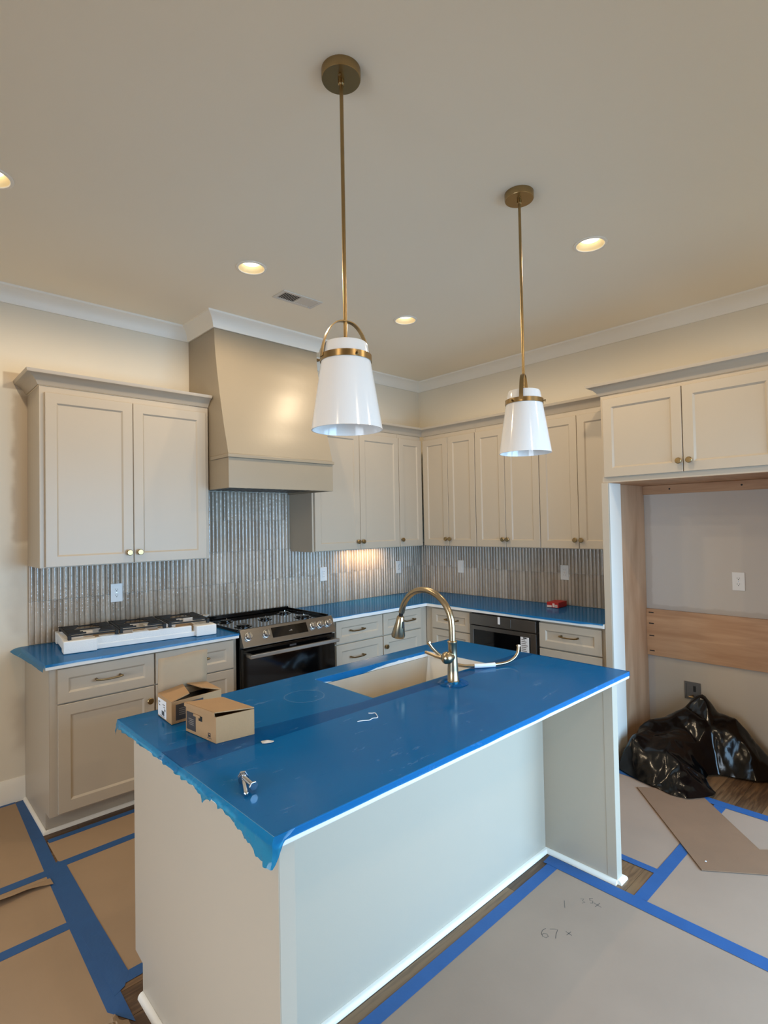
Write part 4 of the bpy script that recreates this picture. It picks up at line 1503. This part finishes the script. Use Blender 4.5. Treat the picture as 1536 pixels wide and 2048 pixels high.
# ------------------------------------------------------------------ foam tray with grates
FA = R(-6.5)
fo_z = CT1 + 0.0025
ft = thing('foam_tray', 'white foam packing tray on the counter left of the range', 'foam tray', (-2.985, -0.300, fo_z), FA)
L2, D2 = 0.435, 0.200
tr = MB()
tr.box(-L2 + 0.02, L2 - 0.02, -D2 + 0.02, D2, 0.0, 0.03).build('tray_floor', 'foam', ft, bevel=0.003)
tr = MB()
tr.box(-L2 + 0.15, L2 - 0.15, -D2 + 0.022, -D2 + 0.05, 0.012, 0.068)
tr.box(-L2 + 0.10, L2 - 0.10, D2 - 0.03, D2 - 0.002, 0.030, 0.071)
tr.box(-L2 + 0.004, -L2 + 0.02, -D2 + 0.06, D2 - 0.06, 0.012, 0.071)
tr.box(L2 - 0.02, L2 - 0.004, -D2 + 0.06, D2 - 0.06, 0.012, 0.066)
tr.build('tray_wall', 'foam', ft, bevel=0.004)
for sx, sy, lx, ly, h_ in ((-1, -1, 0.17, 0.07, 0.070), (1, -1, 0.13, 0.07, 0.066), (-1, 1, 0.11, 0.06, 0.0715), (1, 1, 0.11, 0.06, 0.0715)):
    x0_, x1_ = (-L2, -L2 + lx) if sx < 0 else (L2 - lx, L2)
    y0_, y1_ = (-D2 - 0.012, -D2 + ly) if sy < 0 else (D2 - ly, D2)
    MB().box(x0_, x1_, y0_, y1_, 0.0, h_).build('corner_block', 'foam', ft, bevel=0.005)
for xx in (-0.20, -0.02, 0.13):
    MB().box(xx - 0.045, xx + 0.045, -D2 + 0.022, -D2 + 0.075, 0.0685, 0.0715).build('foam_rib', 'foam', ft, bevel=0.003)
for xx, yy in ((-0.35, 0.0), (-0.28, 0.12), (-0.06, 0.06), (0.10, 0.10), (0.20, 0.05)):
    MB().box(xx - 0.04, xx + 0.04, yy - 0.03, yy + 0.03, 0.030, 0.066).build('foam_rib', 'foam', ft, bevel=0.004)


def grate(label, cx, cy, rz, w_, d_, z0, tilt):
    t = thing('burner_grate', label, 'grate', (0, 0, 0), 0, 'cast iron burner grates in the foam tray')
    # place in tray frame
    ca, sa = math.cos(FA), math.sin(FA)
    t.location = (-2.985 + ca * cx - sa * cy, -0.300 + sa * cx + ca * cy, fo_z + z0)
    t.rotation_euler = (tilt[0], tilt[1], FA + rz)
    hw_, hd_ = w_ / 2, d_ / 2
    r_ = 0.006
    fr_ = MB()
    zt0, zt1 = 0.014, 0.022
    fr_.box(-hw_, -hw_ + 2 * r_, -hd_, hd_, zt0, zt1).box(hw_ - 2 * r_, hw_, -hd_, hd_, zt0, zt1)
    fr_.box(-hw_ + 2 * r_, hw_ - 2 * r_, -hd_, -hd_ + 2 * r_, zt0 - 0.006, zt1 - 0.006).box(-hw_ + 2 * r_, hw_ - 2 * r_, hd_ - 2 * r_, hd_, zt0 - 0.006, zt1 - 0.006)
    fr_.build('frame', 'cast_iron', t, bevel=0.002)
    nb2 = 9
    for i in range(nb2):
        yy = -hd_ + (i + 1) * d_ / (nb2 + 1)
        if i == 4:
            MB().box(-hw_ + 2 * r_, hw_ - 2 * r_, yy - 0.005, yy + 0.005, zt0, zt1).build('bar', 'cast_iron', t, bevel=0.002)
        else:
            ln = w_ * (0.38, 0.34, 0.30, 0.25, 0, 0.25, 0.30, 0.34, 0.38)[i]
            MB().box(-hw_ + 2 * r_, -hw_ + ln, yy - 0.0045, yy + 0.0045, zt0 + 0.001, zt1 + 0.003).build('finger', 'cast_iron', t, bevel=0.002)
            MB().box(hw_ - ln, hw_ - 2 * r_, yy - 0.0045, yy + 0.0045, zt0 + 0.001, zt1 + 0.003).build('finger', 'cast_iron', t, bevel=0.002)
    for sx in (-1, 1):
        for sy in (-1, 1):
            MB().box(sx * (hw_ - 0.012) - 0.009, sx * (hw_ - 0.012) + 0.009, sy * (hd_ - 0.004) - 0.010, sy * (hd_ - 0.004) + 0.010, -0.006, 0.0215).build('foot', 'cast_iron', t, bevel=0.002)
    return t


grate('cast iron burner grate at the open-counter end of the foam tray', -0.282, -0.006, R(1), 0.270, 0.355, 0.079, (0, 0))
grate('cast iron burner grate in the middle of the foam tray', -0.004, 0.006, R(-0.6), 0.272, 0.355, 0.0795, (0, 0))
grate('cast iron burner grate at the range end of the foam tray', 0.275, 0.006, R(-1), 0.262, 0.355, 0.079, (0, 0))

MB().box(-L2 + 0.06, L2 - 0.06, -D2 + 0.08, D2 - 0.065, 0.0305, 0.034).build('card_insert', 'cardboard_inside', ft)

# crumpled packing standing at the end of the tray: a pinched, flared twist of plastic
mb = MB()
NA_, NH = 40, 8
for j in range(NH + 1):
    v_ = j / NH
    for i in range(NA_):
        a = 2 * math.pi * i / NA_
        fl_ = 1 + (0.25 + 0.5 * v_) * 0.35 * math.sin(a * 9 + 2 * noise.noise(Vector((math.cos(a), math.sin(a), v_))))
        rr_ = (0.014 + 0.035 * max(0, v_ - 0.25) ** 1.2) * fl_
        mb.v.append((rr_ * 1.25 * math.cos(a) + 0.008 * v_, rr_ * 0.8 * math.sin(a), 0.064 * v_ + 0.006 * v_ * noise.noise(Vector((math.cos(a) * 2, math.sin(a) * 2, 5)))))
for j in range(NH):
    for i in range(NA_):
        i2 = (i + 1) % NA_
        mb.f.append((j * NA_ + i, j * NA_ + i2, (j + 1) * NA_ + i2, (j + 1) * NA_ + i))
tag(mb.build('packing_twist', 'plastic_wrap', loc=(-2.487, -0.120, CT1 + 0.0025), rot=(0, 0, -0.6), smooth=True, angle=50, solid=0.0012),
    'crumpled grey packing twist standing between foam tray and range', 'packing')

# ------------------------------------------------------------------ pendants
def pendant(label, x, y, arch_rz):
    t = thing('pendant_light', label, 'pendant light', (x, y, H), 0, 'pendant lights over the island')
    MB().lathe([(0.064, 0), (0.064, -0.026), (0.062, -0.030), (0.0, -0.030)], 40).build('canopy', 'brass', t, smooth=True, angle=40)
    for s in (-1, 1):
        MB().lathe([(0.004, -0.0302), (0.004, -0.034), (0.0, -0.036)], 10, (s * 0.026 * math.cos(0.7), s * 0.026 * math.sin(0.7), 0)).build('canopy_screw', 'brass', t, smooth=True)
    MB().lathe([(0.010, -0.0302), (0.010, -0.044), (0.0065, -0.048), (0.0, -0.048)], 16).build('ball_joint', 'brass', t, smooth=True)
    MB().tube([(0, 0, -0.047), (0, 0, -(H - 2.200))], 0.0062, 14).build('rod', 'brass', t, smooth=True)
    zb = 1.917 - H
    ro, th = 0.1145, 0.004
    # glass: outside up, over the shoulder, and back down inside
    out_ = [(ro, zb), (ro - 0.0005, zb + 0.003), (0.0935, zb + 0.135), (0.0785, zb + 0.228), (0.0715, zb + 0.270), (0.068, zb + 0.277), (0.010, zb + 0.279)]
    ins_ = [(0.010, zb + 0.274), (0.065, zb + 0.272), (0.0675, zb + 0.266), (0.0745, zb + 0.226), (0.0895, zb + 0.135), (ro - 0.0045, zb + 0.003), (ro - 0.004, zb)]
    gl = MB().lathe(out_ + ins_, 56, closed=True).build('shade', 'opal_glass', t, smooth=True, angle=40)
    MB().lathe([(0.006, zb + 0.273), (0.020, zb + 0.272), (0.020, zb + 0.225), (0.017, zb + 0.222), (0.0, zb + 0.222)], 16).build('socket', 'vent_white', t, smooth=True)
    zr = zb + 0.228
    MB().lathe([(0.0795, zr - 0.010), (0.0835, zr - 0.010), (0.0835, zr + 0.010), (0.0775, zr + 0.010)], 48, closed=True).build('collar', 'brass', t, smooth=True, angle=40)
    # bail: flat strap arched over the shade
    mb = MB()
    NS = 28
    prof_ = []
    for i in range(NS + 1):
        a = math.pi * i / NS
        xx = 0.0835 * math.copysign(abs(math.cos(a)) ** 0.75, math.cos(a))
        zz_ = zr + 0.122 * math.sin(a) ** 0.85 if 0 < i < NS else zr
        prof_.append((xx * (0.80 + 0.20 * (1 - math.sin(a))), zz_))
    for (xx, zz_), (nx, nz) in zip(prof_, [(math.cos(math.pi * i / NS), math.sin(math.pi * i / NS)) for i in range(NS + 1)]):
        for sy in (-1, 1):
            for so in (0, 1):
                mb.v.append((xx + nx * 0.003 * so, sy * 0.0085, zz_ + nz * 0.003 * so))
    for i in range(NS):
        a = i * 4
        b_ = a + 4
        mb.f += [(a + 1, b_ + 1, b_ + 3, a + 3), (a, a + 2, b_ + 2, b_), (a, b_, b_ + 1, a + 1), (a + 2, a + 3, b_ + 3, b_ + 2)]
    mb.f += [(0, 1, 3, 2), (NS * 4, NS * 4 + 2, NS * 4 + 3, NS * 4 + 1)]
    mb.build('bail', 'brass', t, smooth=True, angle=50, rot=(0, 0, arch_rz))
    for k in range(3):
        a = arch_rz + R(30) + k * R(120)
        v_ = Vector((math.cos(a), math.sin(a), 0))
        p_ = v_ * 0.0836 + Vector((0, 0, zr))
        MB().tube([p_, p_ + v_ * 0.004, p_ + v_ * 0.0045, p_ + v_ * 0.010], [0.0035, 0.0035, 0.005, 0.005], 10).build('thumb_screw', 'brass', t, smooth=True)
    return t


pendant('brass and opal glass pendant above the cartons, at the open end of the island', -3.114, -2.588, R(-14))
pendant('brass and opal glass pendant above the faucet end of the island', -2.100, -2.600, R(24))

# ------------------------------------------------------------------ recessed lights and vent
for i, (x, y) in enumerate(DOWN):
    lab = ['lit recessed ceiling light in front of the range hood', 'lit recessed ceiling light near the inside corner',
           'lit recessed ceiling light in front of the refrigerator cabinet', 'lit recessed ceiling light over the aisle by the open counter end',
           'added out-of-view recessed light beyond the refrigerator alcove', 'added out-of-view recessed light behind the island, toward the windows', 'added out-of-view recessed light toward the plain wall across from the alcove'][i]
    t = thing('recessed_light', lab, 'ceiling light', (x, y, H), 0, 'recessed ceiling lights')
    MB().lathe([(0.086, -0.0005), (0.085, -0.004), (0.073, -0.006), (0.070, -0.002), (0.074, -0.0005)], 40, closed=True).build('trim_ring', 'trim_paint', t, smooth=True, angle=40)
    MB().lathe([(0.0725, -0.0015), (0.060, 0.012), (0.049, 0.030), (0.051, 0.030), (0.062, 0.013), (0.0745, 0.0)], 40, closed=True).build('reflector', 'reflector', t, smooth=True, angle=40)
    MB().lathe([(0.049, 0.036), (0.049, 0.030), (0.044, 0.026), (0.0, 0.025)], 32).build('lamp', 'lamp_glow', t, smooth=True, angle=40)
    l = bpy.data.lights.new('downlight', 'SPOT')
    l.energy = 25
    l.color = WARM
    l.spot_size = R(178)
    l.spot_blend = 0.35
    l.shadow_soft_size = 0.025
    lo = bpy.data.objects.new('downlight', l)
    COL.objects.link(lo)
    lo.parent = t
    lo.location = (0, 0, -0.030)

vt = thing('ceiling_vent', 'white rectangular ceiling air vent in front of the hood', 'vent', (-2.197, -0.990, H))
VX, VY = 0.150, 0.070
fr = MB()
fr.box(-VX, VX, -VY, -VY + 0.022, -0.006, 0).box(-VX, VX, VY - 0.022, VY, -0.006, 0)
fr.box(-VX, -VX + 0.022, -VY + 0.022, VY - 0.022, -0.006, 0).box(VX - 0.022, VX, -VY + 0.022, VY - 0.022, -0.006, 0)
fr.box(-0.004, 0.004, -VY + 0.022, VY - 0.022, -0.006, 0)
fr.build('frame', 'vent_white', vt, bevel=0.0015)
MB().box(-VX + 0.022, VX - 0.022, -VY + 0.022, VY - 0.022, -0.0008, -0.0003).build('throat', 'vent_dark', vt)
for k in range(18):
    s = -1 if k < 9 else 1
    xx = (-VX + 0.022 + (k + 0.5) * (VX - 0.026) / 9) if k < 9 else (0.004 + (k - 9 + 0.5) * (VX - 0.026) / 9)
    dx = 0.0045
    mb = MB()
    yv = VY - 0.0222
    a_, b_ = (xx - dx, -0.0055), (xx + dx, -0.001)
    if s > 0:
        a_, b_ = (xx + dx, -0.0055), (xx - dx, -0.001)
    mb.add([(a_[0], -yv, a_[1]), (b_[0], -yv, b_[1]), (b_[0], yv, b_[1]), (a_[0], yv, a_[1])], [(0, 1, 2, 3)])
    mb.build('slat', 'vent_white', vt, solid=0.0008)
MB().box(0.115, 0.122, VY - 0.024, VY - 0.016, -0.012, -0.0062).build('lever', 'vent_white', vt)

# ------------------------------------------------------------------ floor coverings
PZ = 0.0012


def sheet(label, poly, material, name='floor_paper', group='paper sheets on the floor', z0=0.0002, z1=PZ):
    cx = sum(p[0] for p in poly) / len(poly)
    cy = sum(p[1] for p in poly) / len(poly)
    o = MB().prism([(x - cx, y - cy) for x, y in poly], z0, z1).build(name, material, loc=(cx, cy, 0))
    return tag(o, label, 'floor covering' if 'paper' in name else 'tape', group)


sheet('kraft floor paper touching the baseboard beside the open counter end', [(-6.5, -0.03), (-3.60, -0.03), (-3.605, -0.92), (-6.5, -0.92)], 'kraft')
sheet('kraft floor paper with a torn lifted edge', [(-6.5, -0.955), (-3.60, -0.955), (-3.61, -1.375), (-6.5, -1.375)], 'kraft')
sheet('kraft floor paper spreading out past the end of the island', [(-6.5, -1.405), (-3.62, -1.405), (-3.63, -1.99), (-3.70, -2.56), (-6.5, -2.56)], 'kraft')
sheet('narrow kraft paper strip in front of the base cabinets', [(-3.56, -0.64), (-1.9, -0.61), (-1.9, -0.885), (-3.56, -0.90)], 'kraft')
sheet('kraft floor paper filling the aisle between range and island', [(-3.56, -0.905), (-1.30, -0.892), (-1.30, -1.80), (-3.56, -1.83)], 'kraft')
big = sheet('large dusty floor board with pencil figures on the seating side', [(-6.5, -2.575), (-1.885, -2.565), (-1.875, -4.2), (-1.87, -5.7), (-6.5, -5.7)], 'board')
sheet('dusty floor board beyond the tape, nearest the alcove opening', [(-1.865, -2.955), (-0.75, -2.93), (-0.74, -5.7), (-1.86, -5.7)], 'board')
sheet('dusty floor board between the island wing and the alcove', [(-1.60, -2.92), (-1.59, -1.82), (-0.74, -1.82), (-0.73, -2.90)], 'board')

TZ0, TZ1 = PZ + 0.0002, PZ + 0.0007


TAPE_N = [0]


def tape(label, poly, lvl=0):
    TAPE_N[0] += 1
    lvl = lvl + TAPE_N[0] * 0.12
    return sheet(label, poly, 'tape', 'painters_tape', 'blue painters tape on the floor', TZ0 + lvl * 0.0006, TZ1 + lvl * 0.0006)


tape('blue tape band running from the baseboard past the island end', [(-3.60, -0.03), (-3.628, -0.92), (-3.640, -1.40), (-3.650, -1.93), (-3.593, -2.03), (-3.582, -1.40), (-3.572, -0.92), (-3.548, -0.02)])
tape('second blue tape band doubling the first beside the island end', [(-3.612, -0.91), (-3.615, -1.40), (-3.612, -1.88), (-3.572, -1.86), (-3.540, -1.80), (-3.541, -1.40), (-3.538, -0.925), (-3.56, -0.86)], 1)
tape('short blue tape along the baseboard', [(-3.60, -0.012), (-3.60, -0.036), (-4.4, -0.050), (-4.4, -0.017)])
tape('blue tape strip nearest the base cabinet toe kick', [(-3.555, -0.615), (-3.555, -0.655), (-1.9, -0.640), (-1.9, -0.602)])
tape('blue tape strip joining the narrow paper to the aisle paper', [(-3.56, -0.872), (-3.545, -0.925), (-1.9, -0.905), (-1.9, -0.862)])
tape('short blue tape tucked against the island end toe kick', [(-3.541, -1.795), (-3.572, -1.848), (-3.30, -1.842), (-3.30, -1.793)])
tape('blue tape under the torn lifted paper edge', [(-3.625, -0.905), (-3.61, -0.958), (-4.6, -0.962), (-4.6, -0.912)])
tape('blue tape between the torn paper and the wide kraft sheet', [(-3.632, -1.362), (-3.640, -1.412), (-4.8, -1.430), (-4.8, -1.370)])
tape('long blue tape along the seating side of the island', [(-3.9, -2.552), (-1.86, -2.540), (-1.90, -2.592), (-3.9, -2.603)])
tape('long blue tape running from the island wing out into the room', [(-1.838, -2.515), (-1.905, -2.520), (-1.905, -3.6), (-1.90, -5.0), (-1.833, -5.0), (-1.838, -3.6)], 1)
tape('short blue tape beside the island wing', [(-1.585, -2.45), (-1.628, -2.45), (-1.622, -2.93), (-1.582, -2.93)])
tape('blue tape running from the island wing under the fibreboard', [(-1.84, -2.915), (-1.835, -2.968), (-0.75, -2.975), (-0.75, -2.918)])
tape('blue tape across the alcove opening under the black bag', [(-0.690, -1.9), (-0.745, -1.9), (-0.765, -3.0), (-0.735, -5.0), (-0.672, -5.0), (-0.700, -3.0)], 1)

# pencil figures on the big board
def stroke(parent, pts_, w_=0.0028, z=0.0002):
    o = parent.location
    P_ = [Vector((x - o.x, y - o.y)) for x, y in pts_]
    mb_ = MB()
    for i, p in enumerate(P_):
        d_ = (P_[min(i + 1, len(P_) - 1)] - P_[max(i - 1, 0)]).normalized()
        n_ = Vector((-d_.y, d_.x)) * w_ / 2
        mb_.v += [(p.x + n_.x, p.y + n_.y, PZ + z), (p.x - n_.x, p.y - n_.y, PZ + z)]
    for i in range(len(P_) - 1):
        a = 2 * i
        mb_.f.append((a + 1, a + 3, a + 2, a))
    return mb_.build('pencil_stroke', 'pencil', parent)


bo = Vector((-2.330, -2.762))
ex = Vector((0.62, -0.78)) * 0.05      # writing direction (reading from the camera side)
ey = Vector((0.80, 0.62)) * 0.05       # upward on the page


def glyph(org, pts_, sc=1.0):
    stroke(big, [tuple(org + ex * x * sc + ey * y * sc) for x, y in pts_])


six = [(0.5, 1.0), (0.2, 0.75), (0.08, 0.4), (0.15, 0.1), (0.38, 0.0), (0.58, 0.15), (0.5, 0.4), (0.25, 0.42), (0.1, 0.3)]
seven = [(0.0, 0.95), (0.35, 1.0), (0.6, 0.95), (0.42, 0.5), (0.3, 0.0)]
cross1, cross2 = [(0.0, 0.2), (0.5, 0.7)], [(0.0, 0.7), (0.5, 0.2)]
glyph(bo, six)
glyph(bo + ex * 0.8, seven)
glyph(bo + ex * 2.0 + ey * 0.3, cross1, 0.8)
glyph(bo + ex * 2.0 + ey * 0.3, cross2, 0.8)
b2 = Vector((-2.115, -2.745))
glyph(b2, [(0.1, 0.9), (0.05, 0.5), (0.0, 0.0)])
glyph(b2 + ex * 1.5 + ey * 0.7, [(0.0, 0.8), (0.4, 0.85), (0.15, 0.5), (0.42, 0.25), (0.05, 0.05)], 0.7)
glyph(b2 + ex * 2.2 + ey * 0.8, [(0.5, 0.9), (0.1, 0.9), (0.08, 0.5), (0.4, 0.45), (0.3, 0.05), (0.0, 0.05)], 0.7)
glyph(b2 + ex * 2.5 + ey * 0.2, cross1, 1.0)
glyph(b2 + ex * 2.5 + ey * 0.2, cross2, 1.0)

# torn, lifted paper edge
mb = MB()
NX = 24
for i in range(NX + 1):
    f_ = i / NX
    x = -4.25 + f_ * 0.63
    wdt = 0.035 + 0.012 * noise.noise(Vector((x * 9, 0, 0)))
    lift = 0.030 * math.sin(math.pi * min(1, f_ * 1.02)) ** 0.7 + 0.004
    yb_ = -0.985 - 0.03 * (1 - f_) - 0.01 * noise.noise(Vector((x * 6, 3, 0)))
    for k in range(5):
        g_ = k / 4
        mb.v.append((x, yb_ - g_ * wdt * 1.6, 0.0030 + lift * math.sin(g_ * 2.0)))
for i in range(NX):
    for k in range(4):
        a = i * 5 + k
        mb.f.append((a, a + 1, a + 6, a + 5))
tag(mb.build('torn_paper_edge', 'kraft', smooth=True, angle=60, solid=0.0008), 'torn kraft paper edge curling up beside the blue tape', 'paper scrap')
# crumpled paper by the island end
mb = MB()
NX = 16
for i in range(NX + 1):
    for j in range(NX + 1):
        u_, v_ = i / NX, j / NX
        e_ = min(u_, 1 - u_, v_, 1 - v_) * 5
        x, y = (u_ - 0.5) * 0.17, (v_ - 0.5) * 0.20
        h_ = 0.004 + min(1, e_) * (0.012 + 0.05 * abs(noise.noise(Vector((u_ * 4.3, v_ * 4.1, 8)))))
        mb.v.append((x + 0.02 * noise.noise(Vector((u_ * 5, v_ * 5, 1))), y + 0.02 * noise.noise(Vector((u_ * 5, v_ * 5, 2))), h_))
for i in range(NX):
    for j in range(NX):
        a = i * (NX + 1) + j
        mb.f.append((a, a + NX + 1, a + NX + 2, a + 1))
tag(mb.build('crumpled_paper', 'kraft', loc=(-3.685, -2.085, 0.0), rot=(0, 0, 0.3), solid=0.001), 'crumpled kraft paper at the end of the tape band by the island', 'paper scrap')

# fibreboard offcut
fbp = [(-0.865, -2.532), (-1.455, -3.062), (-1.235, -3.335), (-1.05, -3.47), (-0.98, -3.10), (-1.085, -3.205), (-0.770, -2.870), (-0.80, -2.60)]
fbp = [(-0.865, -2.532), (-1.455, -3.062), (-1.110, -3.500), (-0.980, -3.320), (-1.090, -3.205), (-0.660, -2.790)]
fbo = MB().prism([(x + 1.0, y + 3.0) for x, y in fbp], 0, 0.0035).build('fibreboard_offcut', 'fibreboard', loc=(-1.0, -3.0, 0.0042), bevel=0.0008)
tag(fbo, 'brown fibreboard offcut lying on the floor partly under the black bag', 'board')
for x_, y_ in ((-1.375, -3.055),):
    MB().box(x_ + 1.0 - 0.004, x_ + 1.0 + 0.004, y_ + 3.0 - 0.003, y_ + 3.0 + 0.003, 0.0037, 0.0055).build('paint_chip', 'label_white', fbo)

# ------------------------------------------------------------------ black plastic bag
from mathutils.geometry import delaunay_2d_cdt


def bag():
    """crumpled sheet: folds laid out as ridge and valley points, then triangulated so that it breaks into flat facets"""
    OUT = [(-0.70, -2.335), (-0.77, -2.48), (-0.80, -2.60), (-0.835, -2.72), (-0.82, -2.80), (-0.74, -2.86), (-0.650, -2.905), (-0.60, -2.86), (-0.50, -2.79), (-0.42, -2.785),
           (-0.36, -2.83), (-0.335, -2.92), (-0.30, -3.02), (-0.22, -3.10), (-0.10, -3.13), (-0.045, -3.00), (-0.04, -2.84), (-0.04, -2.70), (-0.04, -2.54), (-0.045, -2.40), (-0.16, -2.335), (-0.32, -2.332), (-0.50, -2.330)]
    INN = [(-0.125, -2.705, 0.435), (-0.10, -2.640, 0.385), (-0.08, -2.780, 0.33), (-0.20, -2.600, 0.335), (-0.29, -2.520, 0.285), (-0.10, -2.50, 0.23), (-0.40, -2.450, 0.255), (-0.22, -2.42, 0.19),
           (-0.53, -2.405, 0.235), (-0.65, -2.390, 0.165), (-0.40, -2.375, 0.17), (-0.145, -2.850, 0.335), (-0.125, -2.970, 0.195), (-0.11, -3.07, 0.085), (-0.22, -2.90, 0.235), (-0.24, -2.990, 0.125), (-0.20, -3.04, 0.09),
           (-0.27, -2.770, 0.265), (-0.31, -2.830, 0.150), (-0.24, -2.690, 0.335), (-0.35, -2.640, 0.245), (-0.40, -2.720, 0.165), (-0.47, -2.600, 0.215), (-0.50, -2.690, 0.145), (-0.56, -2.500, 0.185), (-0.47, -2.510, 0.185),
           (-0.66, -2.500, 0.125), (-0.62, -2.600, 0.155), (-0.73, -2.600, 0.070), (-0.66, -2.700, 0.120), (-0.76, -2.720, 0.060), (-0.60, -2.770, 0.100), (-0.70, -2.790, 0.085), (-0.66, -2.850, 0.040), (-0.56, -2.800, 0.050)]
    rnd = random.Random(5)
    pts_ = [(x, y, 0.0) for x, y in OUT]
    n_out = len(pts_)
    for x, y, z in INN:
        pts_.append((x + rnd.uniform(-0.012, 0.012), y + rnd.uniform(-0.012, 0.012), z + rnd.uniform(-0.012, 0.012)))
    # pinched in-between points
    for i in range(len(INN)):
        j = rnd.randrange(len(INN))
        a_, b_ = Vector(INN[i]), Vector(INN[j])
        if 0.06 < (a_.xy - b_.xy).length < 0.20:
            m_ = (a_ + b_) / 2
            pts_.append((m_.x, m_.y, max(0.03, m_.z + rnd.choice((-0.028, -0.02, 0.012)))))
    edges_ = [(i, (i + 1) % n_out) for i in range(n_out)]
    vo, eo, fo_, *_r = delaunay_2d_cdt([Vector(p[:2]) for p in pts_], edges_, [], 1, 1e-4)
    zs = {}
    for i, v in enumerate(vo):
        k_ = min(range(len(pts_)), key=lambda q: (pts_[q][0] - v.x) ** 2 + (pts_[q][1] - v.y) ** 2)
        zs[i] = pts_[k_][2]
    mb_ = MB()
    mb_.v = [(v.x, v.y, 0.0125 + zs[i]) for i, v in enumerate(vo)]
    for f_ in fo_:
        a_, b_, c_ = [Vector(vo[i]) for i in f_[:3]]
        ar = (b_.x - a_.x) * (c_.y - a_.y) - (b_.y - a_.y) * (c_.x - a_.x)
        mb_.f.append(tuple(f_) if ar > 0 else tuple(f_)[::-1])
    return mb_


bgo = bag().build('trash_bag', 'bag_plastic', smooth=True, angle=180)
me = bgo.data
at = me.attributes.new('crease_edge', 'FLOAT', 'EDGE')
rnd = random.Random(11)
for i in range(len(me.edges)):
    at.data[i].value = rnd.choice((0.0, 0.15, 0.35, 0.6, 0.9))
sd = bgo.modifiers.new('folds', 'SUBSURF')
sd.levels = sd.render_levels = 3
tx = bpy.data.textures.new('bag_wrinkle', 'CLOUDS')
tx.noise_scale = 0.05
dp = bgo.modifiers.new('wrinkle', 'DISPLACE')
dp.texture = tx
dp.strength = 0.012
dp.mid_level = 0.3
dp.texture_coords = 'LOCAL'
tag(bgo, 'crumpled black plastic bag heaped in the refrigerator alcove', 'plastic bag')
